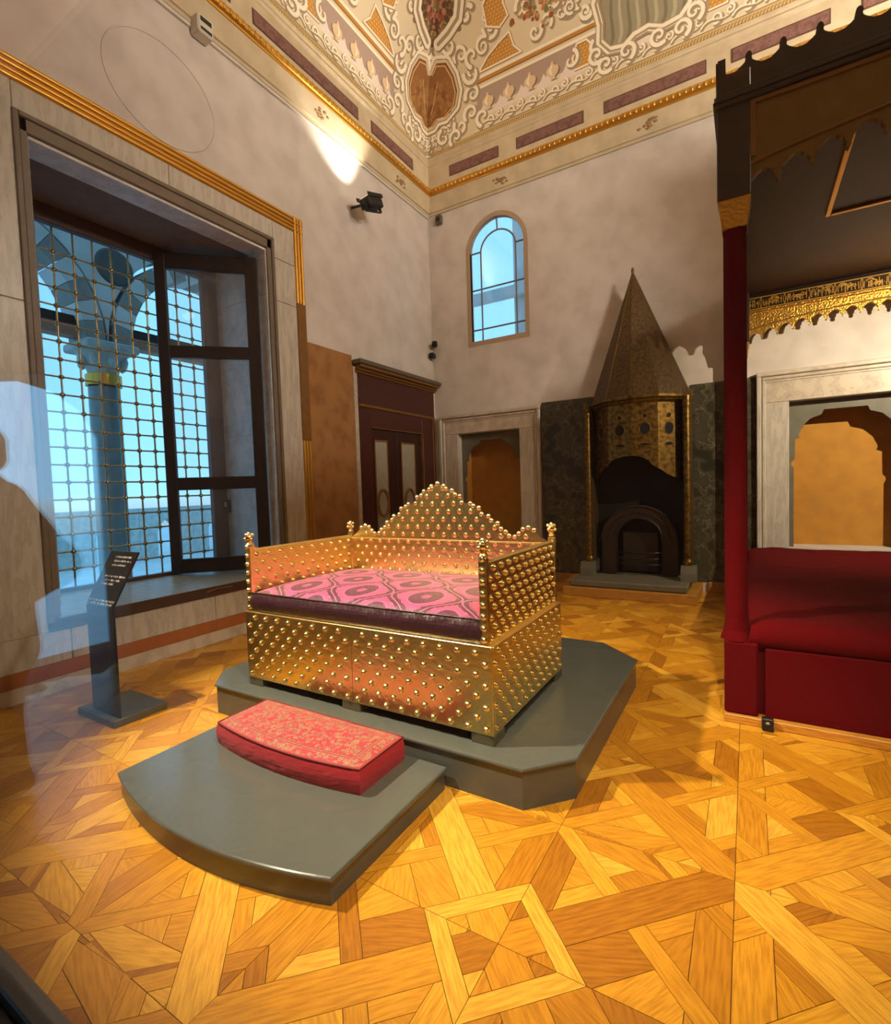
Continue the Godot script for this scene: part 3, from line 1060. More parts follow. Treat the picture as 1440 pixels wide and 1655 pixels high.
func window_left() -> void:
	# moulded stone frame on the wall
	var f := MB.new()
	for e in [[V(0, 0.55, 3.40), V(0.035, 4.40, 3.44)], [V(0, 0.55, 3.44), V(0.022, 4.36, 3.50)], [V(0, 0.55, 5.75), V(0.035, 4.40, 5.79)], [V(0, 0.55, 5.70), V(0.022, 4.36, 5.75)], [V(0, 4.36, 3.44), V(0.035, 4.40, 5.75)], [V(0, 4.26, 3.44), V(0.022, 4.36, 5.75)]]:
		f.box(e[0], e[1], 0.006)
	var w := struct("window_1", f, M.stone_frame if M.has("stone_frame") else mat("stone_frame", Color(0.44, 0.385, 0.32), 0.5, 0.0, M.plaster.albedo_texture, 1.5), "large window with a stone frame and a deep reveal", "window")
	var sl := MB.new()
	sl.quad(V(0.03, 0.585, 5.72), V(0.03, 0.585, 3.46), V(-1.1, 0.632, 3.46), V(-1.1, 0.632, 5.72))
	part("sill", sl, M.sill_stone, w)
	bx("sill_edge", V(0, 0.483, 3.10), V(0.03, 0.585, 5.785), M.wood_brown, w, 0.006)
	bx("sill_edge", V(-0.02, 0.50, 3.46), V(0.0295, 0.584, 5.72), M.sill_stone, w, 0.002)
	for e in [[0.6, 2.2], [2.205, 3.75], [3.755, 4.25]]:
		bx("reveal_slab", V(-1.1, e[0], 3.49), V(0, e[1], 3.51), M.reveal_marble, w, 0.003)
		bx("reveal_slab", V(-1.1, e[0], 5.69), V(0, e[1], 5.71), M.reveal_marble, w, 0.003)
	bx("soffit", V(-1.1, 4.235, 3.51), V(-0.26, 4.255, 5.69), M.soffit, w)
	bx("soffit_slab", V(-0.255, 4.23, 3.51), V(0, 4.255, 5.69), M.reveal_marble, w, 0.003)
	# fixed wooden frame in front of the grille
	for e in [[V(-0.97, 0.62, 3.51), V(-0.89, 4.235, 3.70)], [V(-0.97, 0.62, 5.50), V(-0.89, 4.235, 5.69)], [V(-0.97, 4.07, 3.70), V(-0.89, 4.235, 5.50)], [V(-0.97, 0.60, 3.70), V(-0.89, 0.66, 5.50)]]:
		bx("fixed_frame", e[0], e[1], M.wood_brown, w, 0.008)
	casement(w, V(-0.11, 0.635, 3.545), V(-0.88, 0.635, 4.27), 3.515)
	casement(w, V(-0.16, 0.635, 5.66), V(-0.90, 0.635, 5.60), 3.515)
	# reveal socket box
	var so := thing("switch_box", "small black switch box with a red mark on the window reveal", "switch", V(-0.9, 1.28, 3.51))
	bx("box", V(-0.07, 0, 0), V(0.07, 0.16, 0.05), M.black_matt, so, 0.01)
	bx("face", V(-0.045, 0.07, 0.05), V(-0.005, 0.13, 0.053), mat("red_mark", Color(0.55, 0.05, 0.05), 0.5), so)
	bx("face", V(0.01, 0.07, 0.05), V(0.045, 0.13, 0.053), M.white_plastic, so)
	var la := thing("window_latch", "bent metal rod lying on the window sill edge", "latch", V(0.035, 0.545, 4.35))
	var lb := MB.new()
	lb.tube([V(0, 0.0, -0.17), V(0.0, 0.006, -0.05), V(0, 0.012, 0.0), V(0.0, 0.0, 0.06), V(0, -0.006, 0.12)], 0.005, 6)
	part("rod", lb, M.brass_bar, la)
	# brass grille
	var g := thing("window_grille", "brass grille of crossing bars with knobs in the large window", "grille", V(-1.0, 0.63, 4.6))
	var knob := MB.new()
	knob.ball(Vector3.ZERO, V(0.026, 0.024, 0.026), 10, 6)
	knob.box(V(-0.017, -0.017, -0.017), V(0.017, 0.017, 0.017), 0.004)
	var km := knob.mesh()
	var vb := MB.new()
	vb.tube([V(0, 0, 0), V(0, 3.47, 0)], 0.0095, 8)
	var vm := vb.mesh()
	var hb := MB.new()
	hb.tube([V(0, 0, -0.95), V(0, 0, 0.95)], 0.0085, 8)
	var hm := hb.mesh()
	for i in 10:
		var q := obj("upright_bar", vm, M.brass_bar, g)
		q.position = V(0, 0, 5.34 - 0.1715 * i - 4.6)
	for j in 20:
		var q := obj("cross_bar", hm, M.brass_bar, g)
		q.position = V(0, 3.858 - 0.1683 * j - 0.63, 0)
		if q.position.y < 0.1:
			q.queue_free()
			g.remove_child(q)
			continue
		for i in 10:
			var k := obj("knob", km, M.brass_knob, g)
			k.position = V(0, q.position.y, 5.34 - 0.1715 * i - 4.6)


func casement(parent: Node, hinge: Vector3, free: Vector3, h: float) -> void:
	var d := free - hinge
	var w := d.length()
	var t := Transform3D(Basis(d / w, Vector3.UP, (d / w).cross(Vector3.UP)), hinge)
	var b := MB.new()
	var th := 0.035
	b.box(V(0, 0, -th), V(0.13, h, th), 0.006, t)
	b.box(V(w - 0.11, 0, -th), V(w, h, th), 0.006, t)
	var rails := [[0, 0.16], [0.93, 1.07], [2.39, 2.52], [h - 0.17, h]]
	for r in rails:
		b.box(V(0.13, r[0], -th * 0.9), V(w - 0.11, r[1], th * 0.9), 0.004, t)
	var c := part("casement", b, M.wood_dark, parent)
	for k in 3:
		var p := MB.new()
		p.box(V(0.12, rails[k][1] - 0.005, -0.003), V(w - 0.10, rails[k + 1][0] + 0.005, 0.003), 0.0, t)
		part("pane", p, M.glass, c)


# ---------------------------------------------------------------- door in the left wall

func door_left() -> void:
	var b := MB.new()
	b.box(V(0, 0, 1.80), V(0.05, 2.66, 2.05), 0.006)
	b.box(V(0, 0, 0.10), V(0.05, 2.66, 0.50), 0.006)
	b.box(V(0, 2.40, 0.50), V(0.05, 2.66, 1.80), 0.006)
	var d := struct("door_1", b, M.wood_red, "red-brown wooden double door with a gilded cornice, in the corner", "door")
	bx("white_edge", V(0, 0, 2.052), V(0.03, 3.2, 2.128), M.marble, d, 0.004)
	bx("frieze_board", V(0, 2.70, 0.10), V(0.045, 3.12, 2.05), M.wood_red, d, 0.004)
	bx("bead", V(0, 2.66, 0.10), V(0.065, 2.70, 2.05), M.gilt_worn, d, 0.01)
	bx("bead", V(0.0, 2.385, 0.50), V(0.06, 2.40, 1.80), M.gilt_worn, d, 0.004)
	bx("bead", V(0.0, 0.0, 0.485), V(0.06, 2.40, 0.50), M.gilt_worn, d, 0.004)
	bx("bead", V(0.0, 0.0, 0.16), V(0.06, 2.66, 0.175), M.gilt_worn, d, 0.004)
	var c := MB.new()
	for e in [[3.12, 3.15, 0.07], [3.15, 3.185, 0.10], [3.185, 3.225, 0.15]]:
		c.box(V(0, e[0], 0.06), V(e[2], e[1], 2.10), 0.01)
	part("cornice_moulding", c, M.gilt_worn, d)
	bx("cornice_top", V(0, 3.225, 0.03), V(0.17, 3.29, 2.13), mat("grey_wood", Color(0.36, 0.31, 0.25), 0.6), d, 0.012)
	bx("recess", V(-0.01, 0, 0.50), V(0.004, 2.4, 1.80), M.wood_red_dark, d)
	for e in [[1.185, 1.80, 1.43, 1.72], [0.555, 1.18, 0.71, 1.07]]:
		var leaf := bx("door_leaf", V(0.004, 0.02, e[0]), V(0.02, 2.38, e[1]), M.wood_red_dark, d, 0.004)
		bx("panel", V(0.02, 0.3, e[2]), V(0.024, 2.21, e[3]), M.door_panel, leaf)
		for z in [e[2], e[3]]:
			bx("panel_bead", V(0.02, 0.28, z - 0.012), V(0.032, 2.23, z + 0.012), M.gilt_worn, leaf, 0.004)
		bx("panel_bead", V(0.02, 2.20, e[2]), V(0.032, 2.225, e[3]), M.gilt_worn, leaf, 0.004)
		var r := MB.new()
		var pts := []
		for k in 33:
			var a := TAU * k / 32.0
			pts.append(V(0.03, 1.30 + 0.19 * sin(a), (e[2] + e[3]) / 2 + 0.125 * cos(a)))
		r.tube(pts, 0.024, 8, false)
		part("roundel", r, M.gilt_worn, leaf)


# ---------------------------------------------------------------- niches

func niches() -> void:
	niche("niche", 0.11, 0.46, 1.57, 1.925, 2.71, 2.39, "white marble framed niche with ochre back, beside the red door")
	niche("niche", 4.74, 5.08, 6.20, 6.53, 2.785, 2.41, "white marble framed niche with bright ochre back, behind the canopied throne")


func niche(called: String, xo0: float, x0: float, x1: float, xo1: float, yo: float, y: float, label: String) -> void:
	var n := thing(called, label, "niche", V(0, 0, 0))
	tag(n, label, "niche", "", "structure")
	# marble frame: two jambs and a lintel, each with an outer bead
	for e in [[xo0, x0, xo0], [x1, xo1, xo1]]:
		var b := MB.new()
		b.box(V(e[0], 0.14, 0), V(e[1], y, 0.05), 0.006)
		var o: float = e[2]
		var s := 1.0 if o == xo0 else -1.0
		b.box(V(minf(o, o + s * 0.055), 0.14, 0.0), V(maxf(o, o + s * 0.055), yo - 0.05, 0.085), 0.01)
		b.box(V(minf(o + s * 0.06, o + s * 0.10), 0.14, 0.0), V(maxf(o + s * 0.06, o + s * 0.10), yo - 0.1, 0.066), 0.008)
		part("jamb", b, M.marble_streaked, n)
	var l := MB.new()
	l.box(V(xo0, y + 0.002, 0), V(xo1, yo, 0.05), 0.006)
	l.box(V(xo0, yo - 0.055, 0), V(xo1, yo, 0.09), 0.01)
	l.box(V(xo0 + 0.06, yo - 0.1, 0), V(xo1 - 0.06, yo - 0.06, 0.068), 0.008)
	l.box(V(xo0 + 0.1, yo - 0.13, 0), V(xo1 - 0.1, yo - 0.105, 0.058), 0.006)
	part("lintel", l, M.marble, n)
	# stone panel with a cusped arch cut through
	var cx := (x0 + x1) / 2
	var hw := (x1 - x0) / 2 - 0.055
	var half := [[hw, 0.62], [hw, y - 0.80], [hw + 0.025, y - 0.78], [hw + 0.025, y - 0.74], [hw - 0.01, y - 0.70], [hw - 0.015, y - 0.46], [hw - 0.06, y - 0.44], [hw - 0.05, y - 0.40], [hw - 0.09, y - 0.30], [hw - 0.17, y - 0.215], [hw - 0.28, y - 0.175], [hw - 0.30, y - 0.12]]
	var p := PackedVector2Array([Vector2(x0, 0.62), Vector2(x0, y), Vector2(x1, y), Vector2(x1, 0.62)])
	for k in half.size():
		p.append(Vector2(cx + half[k][0], half[k][1]))
	for k in range(half.size() - 1, -1, -1):
		p.append(Vector2(cx - half[k][0], half[k][1]))
	var sp := MB.new()
	sp.prism(p, on_back(-0.09), -0.05, 0.0)
	part("arch_panel", sp, M.spandrel, n)
	var bk := MB.new()
	bk.box(V(x0, 0.62, -0.46), V(x1, y, -0.42))
	part("niche_back", bk, M.niche_ochre, n)
	var sd := MB.new()
	sd.box(V(x0, 0.62, -0.42), V(x0 + 0.012, y, -0.14))
	sd.box(V(x1 - 0.012, 0.62, -0.42), V(x1, y, -0.14))
	part("niche_side", sd, M.niche_ochre, n)


func upper_window() -> void:
	var b := MB.new()
	var outer := arch_points(1.235, 0.535, 5.27, 5.83)
	var inner := arch_points(1.235, 0.465, 5.29, 5.755)
	# narrow painted border round the opening
	var loop := PackedVector2Array([Vector2(0.70, 3.79)])
	loop.append_array(outer)
	loop.append(Vector2(1.77, 3.79))
	var ins := PackedVector2Array([Vector2(0.77, 3.87)])
	ins.append_array(inner)
	ins.append(Vector2(1.70, 3.87))
	for i in loop.size():
		var j := (i + 1) % loop.size()
		b.quad(V(loop[j].x, loop[j].y, 0.004), V(loop[i].x, loop[i].y, 0.004), V(ins[i].x, ins[i].y, 0.004), V(ins[j].x, ins[j].y, 0.004))
		b.quad(V(ins[j].x, ins[j].y, 0.004), V(ins[i].x, ins[i].y, 0.004), V(ins[i].x, ins[i].y, -0.06), V(ins[j].x, ins[j].y, -0.06))
	var w := struct("window_2", b, mat("window_border", Color(0.66, 0.56, 0.45), 0.8), "small pointed-arch window high in the hearth wall", "window")
	var lead := mat("glazing_bar", Color(0.42, 0.40, 0.38), 0.5)
	var bars := []
	for x in [0.945, 1.55]:
		bars.append([V(x, 3.87, -0.045), V(x, 5.27, -0.045)])
	for y in [4.70, 4.06]:
		bars.append([V(0.77, y, -0.045), V(1.70, y, -0.045)])
	bars.append([V(0.77, 5.29, -0.045), V(0.945, 5.29, -0.045)])
	bars.append([V(1.55, 5.29, -0.045), V(1.70, 5.29, -0.045)])
	bars.append([V(1.2475, 5.56, -0.045), V(1.24, 5.755, -0.045)])
	var ia := arch_points(1.2475, 0.3025, 5.27, 5.565)
	var pts := []
	for q in ia: pts.append(V(q.x, q.y, -0.045))
	bars.append(pts)
	for e in bars:
		var q := MB.new()
		q.tube(e, 0.0135, 8)
		part("glazing_bar", q, lead, w)
	# panes: each cell its own pane
	var cells := [
		pv([0.77, 3.87, 0.945, 3.87, 0.945, 4.06, 0.77, 4.06]), pv([0.945, 3.87, 1.55, 3.87, 1.55, 4.06, 0.945, 4.06]), pv([1.55, 3.87, 1.70, 3.87, 1.70, 4.06, 1.55, 4.06]),
		pv([0.77, 4.06, 0.945, 4.06, 0.945, 4.70, 0.77, 4.70]), pv([0.945, 4.06, 1.55, 4.06, 1.55, 4.70, 0.945, 4.70]), pv([1.55, 4.06, 1.70, 4.06, 1.70, 4.70, 1.55, 4.70]),
		pv([0.77, 4.70, 0.945, 4.70, 0.945, 5.29, 0.77, 5.29]), pv([1.55, 4.70, 1.70, 4.70, 1.70, 5.29, 1.55, 5.29])]
	var mid := pv([1.55, 4.70, 1.55, 5.27])
	var rev := ia.duplicate()
	rev.reverse()
	mid.append_array(rev)
	mid.append(Vector2(0.945, 4.70))
	cells.append(mid)
	for e in [0, 1]:
		var q := PackedVector2Array()
		var n := inner.size() / 2
		if e == 0:
			for k in n + 1: q.append(inner[k])
			for k in range(n, -1, -1): q.append(ia[k])
		else:
			for k in range(n, inner.size()): q.append(inner[k])
			for k in range(inner.size() - 1, n - 1, -1): q.append(ia[k])
		cells.append(q)
	for q in cells:
		var m := MB.new()
		m.prism(q, on_back(-0.045), -0.002, 0.002)
		part("pane", m, M.glass, w)


# ---------------------------------------------------------------- hearth

func hearth() -> void:
	var h := thing("fireplace", "brass-hooded corner fireplace with a tall faceted cone against dark marble", "fireplace", V(3.36, 0, 0))
	var R := 0.62
	var ring := func(r: float, y: float, sq := 1.0) -> Array:
		var o := []
		for k in 7:
			var a := PI - PI * k / 6.0
			o.append(V(cos(a) * r, y, maxf(0.0, sin(a)) * r * sq + 0.01))
		return o
	var faces := func(b: MB, lo: Array, hi: Array) -> void:
		for k in 6:
			b.quad(lo[k], lo[k + 1], hi[k + 1], hi[k])
	# cone: six tall facets
	var tip := V(-0.02, 4.30, 0.27)
	var lo: Array = ring.call(0.66, 2.60)
	var up := []
	for q in lo: up.append(q.lerp(tip, 0.995))
	for k in 6:
		var b := MB.new()
		b.quad(lo[k], lo[k + 1], lo[k + 1].lerp(tip, 0.70), lo[k].lerp(tip, 0.70))
		b.quad(lo[k].lerp(tip, 0.70) * V(1.0, 1, 1), lo[k + 1].lerp(tip, 0.70), up[k + 1], up[k])
		part("hood_facet", b, M.hood, h)
	var rib := MB.new()
	for k in range(0, 7):
		rib.tube([lo[k], up[k]], 0.0035, 6)
	rib.ball(tip, V(0.02, 0.05, 0.02), 8, 6)
	part("hood_seam", rib, M.brass_old, h)
	var mo := MB.new()
	for e in [[0.66, 2.60, 0.66, 2.57], [0.66, 2.57, 0.635, 2.55], [0.635, 2.55, 0.65, 2.53], [0.65, 2.53, 0.615, 2.50]]:
		faces.call(mo, ring.call(e[2], e[3]), ring.call(e[0], e[1]))
	part("hood_moulding", mo, M.brass_old, h)
	# band below: six facets, lower edge cut as a cusped arch, each of the front four with a round opening
	var arch := [[-0.62, 1.50], [-0.54, 1.56], [-0.50, 1.56], [-0.42, 1.66], [-0.34, 1.70], [-0.26, 1.79], [-0.1, 1.83], [0.06, 1.83], [0.18, 1.78], [0.24, 1.70], [0.34, 1.64], [0.40, 1.58], [0.50, 1.53], [0.54, 1.50], [0.62, 1.46]]
	var low := func(x: float) -> float:
		for k in arch.size() - 1:
			if x <= arch[k + 1][0]:
				return lerpf(arch[k][1], arch[k + 1][1], clampf((x - arch[k][0]) / (arch[k + 1][0] - arch[k][0]), 0, 1))
		return 1.46
	var top: Array = ring.call(R, 2.50)
	for k in 6:
		var b := MB.new()
		var n := 8
		for i in n:
			var a: Vector3 = top[k].lerp(top[k + 1], float(i) / n)
			var c: Vector3 = top[k].lerp(top[k + 1], float(i + 1) / n)
			b.quad(V(a.x, low.call(a.x), a.z), V(c.x, low.call(c.x), c.z), c, a)
		var fc := part("band_facet", b, M.brass_old, h)
		if k in [1, 2, 3, 4]:
			var mid: Vector3 = top[k].lerp(top[k + 1], 0.5)
			var out := V(mid.x, 0, mid.z).normalized()
			var t := Transform3D(Basis(Vector3.UP.cross(out), Vector3.UP, out), V(mid.x, 2.17, mid.z))
			for e in [[0.0, 0.0, 0.062, 0.072], [0.0, 0.165, 0.022, 0.022], [0.0, -0.20, 0.055, 0.016]]:
				var o := PackedVector2Array()
				for i in 18:
					o.append(Vector2(e[0] + cos(TAU * i / 18) * e[2], e[1] + sin(TAU * i / 18) * e[3]))
				var hb := MB.new()
				hb.prism(o, t, 0.001, 0.004)
				part("opening", hb, M.soot, fc)
				var rb := MB.new()
				var pts := []
				for i in 19:
					pts.append(t * V(e[0] + cos(TAU * i / 18) * (e[2] + 0.006), e[1] + sin(TAU * i / 18) * (e[3] + 0.006), 0.004))
				rb.tube(pts, 0.006, 6, false)
				part("opening_rim", rb, M.brass_old, fc)
	# colonnettes on stone blocks
	for sx in [-1.0, 1.0]:
		var b := MB.new()
		var t := Transform3D(Basis.IDENTITY, V(sx * 0.625, 0, 0.40))
		b.lathe([[0.0, 0.40], [0.055, 0.40], [0.055, 0.45], [0.046, 0.48], [0.044, 2.40], [0.05, 2.44], [0.05, 2.56], [0.0, 2.56]], t, 12)
		part("colonnette", b, M.brass_old, h)
		b = MB.new()
		b.box(V(sx * 0.625 - 0.045, 0.40, 0.05), V(sx * 0.625 + 0.045, 2.55, 0.36), 0.004)
		part("side_cheek", b, M.hood, h)
		var q := MB.new()
		q.prism(pv([-0.08, 0.2, 0.10, 0.2, 0.09, 0.30, 0.06, 0.40, -0.08, 0.40]), Transform3D(Basis(V(0, 0, 1), V(0, 1, 0), V(-1, 0, 0)), V(sx * 0.64, 0, 0.42)), -0.09, 0.09)
		part("stone_block", q, M.stone_grey, h)
	# inside
	var ins := MB.new()
	ins.box(V(-0.58, 0.2, 0.02), V(0.58, 2.4, 0.05))
	part("fireback", ins, M.soot, h)
	var ir := MB.new()
	var po := PackedVector2Array()
	for i in 25:
		var a := PI - PI * i / 24.0
		po.append(Vector2(cos(a) * 0.49, 0.70 + sin(a) * 0.47))
	po.append(Vector2(0.49, 0.22))
	po.append(Vector2(0.30, 0.22))
	for i in 25:
		var a := PI * i / 24.0
		po.append(Vector2(cos(a) * 0.30, 0.68 + sin(a) * 0.30))
	po.append(Vector2(-0.30, 0.22))
	po.append(Vector2(-0.49, 0.22))
	ir.prism(po, on_back(0.10), 0.0, 0.14)
	part("cast_iron_arch", ir, M.iron, h)
	for e in [[0.49, 0.47, 0.015], [0.40, 0.385, 0.01], [0.31, 0.31, 0.015]]:
		var b := MB.new()
		var pts := []
		for i in 25:
			var a := PI - PI * i / 24.0
			pts.append(V(cos(a) * e[0], 0.69 + sin(a) * e[1], 0.245))
		b.tube(pts, e[2], 8)
		part("arch_rib", b, M.iron, h)
	for y in [0.36, 0.44, 0.52]:
		var b := MB.new()
		b.tube([V(-0.29, y, 0.18), V(-0.18, y, 0.27), V(0, y, 0.31), V(0.18, y, 0.27), V(0.29, y, 0.18)], 0.012, 8)
		part("grate_bar", b, mat("grate_iron", Color(0.2, 0.18, 0.17), 0.3, 0.8) if not M.has("grate_iron") else M.grate_iron, h)
	bx("grate_back", V(-0.24, 0.24, 0.08), V(0.24, 0.80, 0.11), M.iron, h, 0.02)
	# slab and wooden step
	var sb := MB.new()
	sb.box(V(-0.78, 0.125, 0.0), V(0.66, 0.205, 0.86), 0.012)
	part("hearth_slab", sb, M.stone_grey, h)
	var st := MB.new()
	st.box(V(-0.86, 0.0, 0.0), V(0.77, 0.12, 0.92), 0.006)
	part("wooden_step", st, M.wood_orange, h)


# ---------------------------------------------------------------- outside the large window

func outside() -> void:
	var g := MB.new()
	g.box(V(-40, -1.6, -40), V(-4.6, -1.1, 40))
	g.box(V(-4.6, -1.6, -30), V(-1.15, -0.35, 30))
	struct("ground", g, M.outside_white, "pale paved court outside the large window", "ground")
	# portico columns with capitals, arches between
	var zs := [0.35, 3.55, 6.75]
	var X := -3.6
	for i in 3:
		var lab: String = ["grey marble column hidden behind the open casement", "grey marble column with carved capital seen through the grille", "grey marble portico column at the far side of the grille"][i]
		var c := thing("portico_column", lab, "column", V(X, -0.35, zs[i]), 0.0, "columns of the portico outside")
		var b := MB.new()
		b.lathe([[0.0, 0.0], [0.36, 0.0], [0.36, 0.12], [0.30, 0.18], [0.30, 0.26], [0.25, 0.32]], Transform3D(), 20)
		part("base", b, M.outside_stone, c)
		b = MB.new()
		b.lathe([[0.215, 0.32], [0.205, 3.5]], Transform3D(), 20)
		part("shaft", b, M.outside_column, c)
		b = MB.new()
		b.lathe([[0.2, 3.52], [0.235, 3.52], [0.235, 3.68], [0.2, 3.68]], Transform3D(), 20)
		part("ring", b, M.gilt, c)
		b = MB.new()
		b.lathe([[0.2, 3.68], [0.23, 3.78], [0.29, 3.9], [0.36, 4.0]], Transform3D(), 8)
		b.box(V(-0.36, 4.0, -0.36), V(0.36, 4.12, 0.36), 0.02)
		for k in 8:
			var a := TAU * k / 8
			b.ball(V(cos(a) * 0.27, 3.88, sin(a) * 0.27), V(0.07, 0.12, 0.07), 6, 4)
		part("capital", b, M.outside_stone, c)
	for i in 3:
		var z0: float = zs[i] - 3.2
		var ar := thing("portico_arch", ["striped arch of the portico beyond the open casement", "striped portico arch springing left of the open casement", "striped portico arch at the outer edge of the grille"][i], "arch", V(X, 3.77, z0 + 1.6), 0.0, "arches of the portico outside")
		var n := 17
		for k in n:
			var a0 := PI * k / n
			var a1 := PI * (k + 1) / n
			var q := PackedVector2Array([Vector2(-cos(a0) * 1.28, sin(a0) * 1.35), Vector2(-cos(a0) * 1.55, sin(a0) * 1.64), Vector2(-cos(a1) * 1.55, sin(a1) * 1.64), Vector2(-cos(a1) * 1.28, sin(a1) * 1.35)])
			var b := MB.new()
			b.prism(MB.inset(q if MB.area(q) > 0 else PackedVector2Array([q[3], q[2], q[1], q[0]]), 0.004), on_left(0), -0.25, 0.25)
			part("voussoir", b, M.outside_white if k % 2 else M.outside_grey, ar)
		var tb := MB.new()
		tb.box(V(-0.06, 0.20, -1.59), V(0.06, 0.34, 1.59))
		part("tie_beam", tb, M.black_matt, ar)
		tb = MB.new()
		tb.box(V(-0.1, 0.04, -1.59), V(0.1, 0.195, 1.59))
		part("tie_board", tb, M.outside_tan, ar)
	# spandrel wall over the arches with dark roundels
	var sw := MB.new()
	for i in 3:
		var z0: float = zs[i] - 3.2
		var poly := PackedVector2Array([Vector2(-(z0), 6.9), Vector2(-(z0 + 3.2), 6.9), Vector2(-(z0 + 3.2), 3.77)])
		for k in 17:
			var a := PI * k / 16.0
			poly.append(Vector2(-(z0 + 1.6) - cos(a) * 1.6, 3.77 + sin(a) * 1.70))
		poly.append(Vector2(-z0, 3.77))
		sw.prism(poly, on_left(X), -0.2, 0.2)
	var sp := struct("wall_portico", sw, M.outside_white, "pale spandrel wall of the portico outside the window", "wall")
	for z in zs:
		var b := MB.new()
		b.lathe([[0.0, 0.03], [0.24, 0.03], [0.27, 0.0]], Transform3D(Basis(V(0, 0, 1), V(1, 0, 0), V(0, 1, 0)), V(X + 0.2, 4.92, z - 0.15)), 24)
		part("roundel", b, mat("dark_roundel", Color(0.30, 0.32, 0.30), 0.6) if not M.has("dark_roundel") else M.dark_roundel, sp)
	# low arcade across the court
	for k in 14:
		var z := 8.0 - k * 2.35
		var b := MB.new()
		var poly := PackedVector2Array([Vector2(-z, 1.05), Vector2(-z - 2.34, 1.05), Vector2(-z - 2.34, -1.1), Vector2(-z - 1.62, -1.1)])
		for e in [[-1.62, 0.0], [-1.55, 0.2], [-1.4, 0.4], [-1.17, 0.58], [-0.94, 0.4], [-0.79, 0.2], [-0.72, 0.0], [-0.72, -1.1]]:
			poly.append(Vector2(-z + e[0], e[1]))
		poly.append(Vector2(-z, -1.1))
		b.prism(poly, on_left(-17.0), -0.2, 0.2)
		var a := obj("arcade_bay", b.mesh(), M.outside_stone)
		tag(a, "pointed bay of the low pale arcade across the court", "arcade", "bays of the arcade across the court")
	# arched wall seen through the small upper window
	var uw := MB.new()
	var up := PackedVector2Array([Vector2(-3, -0.3), Vector2(6, -0.3), Vector2(6, 9.0), Vector2(-0.35, 9.0)])
	up = pv([-0.35, -0.3, 6, -0.3, 6, 12, 0.9, 12, 0.5, 10.5, 0.05, 9.6, -0.35, 8.4])
	uw.prism(up, on_back(-4.5), -0.3, 0.0)
	uw.box(V(-2.2, 6.2, -4.55), V(6, 6.45, -4.35))
	struct("wall_court", uw, M.outside_white, "pale arched wall outside the small upper window", "wall")


# ---------------------------------------------------------------- the side where the visitors stand

func visitors_side() -> void:
	var b := MB.new()
	b.box(V(-0.4, -0.3, 7.18), V(0, 4.2, 7.62))
	b.box(V(-0.4, -0.3, 8.72), V(0, 4.2, 10.4))
	b.box(V(-0.4, 2.5, 7.62), V(0, 4.2, 8.72))
	b.prism(pv([-8.72, 2.5, -8.72, 2.05, -8.6, 2.28, -8.4, 2.42, -8.17, 2.47, -7.94, 2.42, -7.74, 2.28, -7.62, 2.05, -7.62, 2.5]), on_left(-0.4), 0.0, 0.4)
	b.box(V(-0.4, -0.3, 10.2), V(8.1, 4.2, 10.6))
	b.box(V(7.7, -0.3, 7.2), V(8.1, 4.2, 10.6))
	b.box(V(-0.4, 4.0, 7.18), V(8.1, 4.3, 10.6))
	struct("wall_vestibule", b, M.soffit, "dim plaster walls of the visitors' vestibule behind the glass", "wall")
	var gl := MB.new()
	gl.box(V(0.9, 0.07, 6.944), V(7.2, 2.9, 6.952))
	var gp := struct("window_3", gl, M.glass, "clear glass screen between the visitors and the room", "glass screen")
	bx("bottom_rail", V(0.9, 0, 6.915), V(7.2, 0.07, 6.98), mat("rail", Color(0.42, 0.40, 0.37), 0.4, 0.3), gp, 0.006)
	bx("threshold", V(0.9, -0.003, 6.982), V(7.2, 0.03, 7.3), M.stone_grey, gp, 0.004)


# ---------------------------------------------------------------- plinths

func plinths() -> void:
	var p := thing("throne_plinth", "large dark grey plinth with cut corners under the gold throne", "plinth")
	var poly := pv([1.50, -5.41, 3.76, -5.41, 3.955, -5.20, 3.955, -3.69, 3.64, -3.39, 1.62, -3.39, 1.30, -3.69, 1.30, -5.20])
	plinth(p, poly, 0.203)
	var q := thing("step_plinth", "low dark grey plinth with a bowed front under the red footstool cushion", "plinth")
	var bow := PackedVector2Array()
	bow.append(Vector2(1.90, -5.415))
	for k in 25:
		var f := k / 24.0
		bow.append(Vector2(lerpf(1.90, 3.362, f), -(6.235 + 0.125 * (1.0 - pow(2 * f - 1, 2)))))
	bow.append(Vector2(3.362, -5.415))
	plinth(q, bow, 0.114)


func plinth(parent: Node, poly: PackedVector2Array, h: float) -> void:
	var b := MB.new()
	var body := MB.inset(poly, 0.012)
	b.prism(body, on_floor(0), 0.0, h - 0.022)
	part("plinth_body", b, M.plinth, parent)
	b = MB.new()
	b.loft([[MB.inset(poly, 0.012), h - 0.022], [poly, h - 0.016], [poly, h - 0.008], [MB.inset(poly, 0.003), h - 0.003], [MB.inset(poly, 0.009), h]], on_floor(0))
	part("plinth_top", b, M.plinth_edge, parent)


# ---------------------------------------------------------------- gold throne

var studs_left := 296


func studs(called: String, panel: Node, frame: Transform3D, spots: Array, stud: MB, sm: Mesh, single: bool) -> void:
	var many := MB.new()
	for p in spots:
		var t := frame * Transform3D(Basis.IDENTITY, V(p.x, p.y, 0))
		if single and studs_left > 0:
			var o := obj("stud", sm, M.gold_stud, panel)
			o.transform = t
			studs_left -= 1
		else:
			many.add(stud, t)
	if many.v.size():
		var o := part(called, many, M.gold_stud, panel)
		o.set_meta("kind", "stuff")


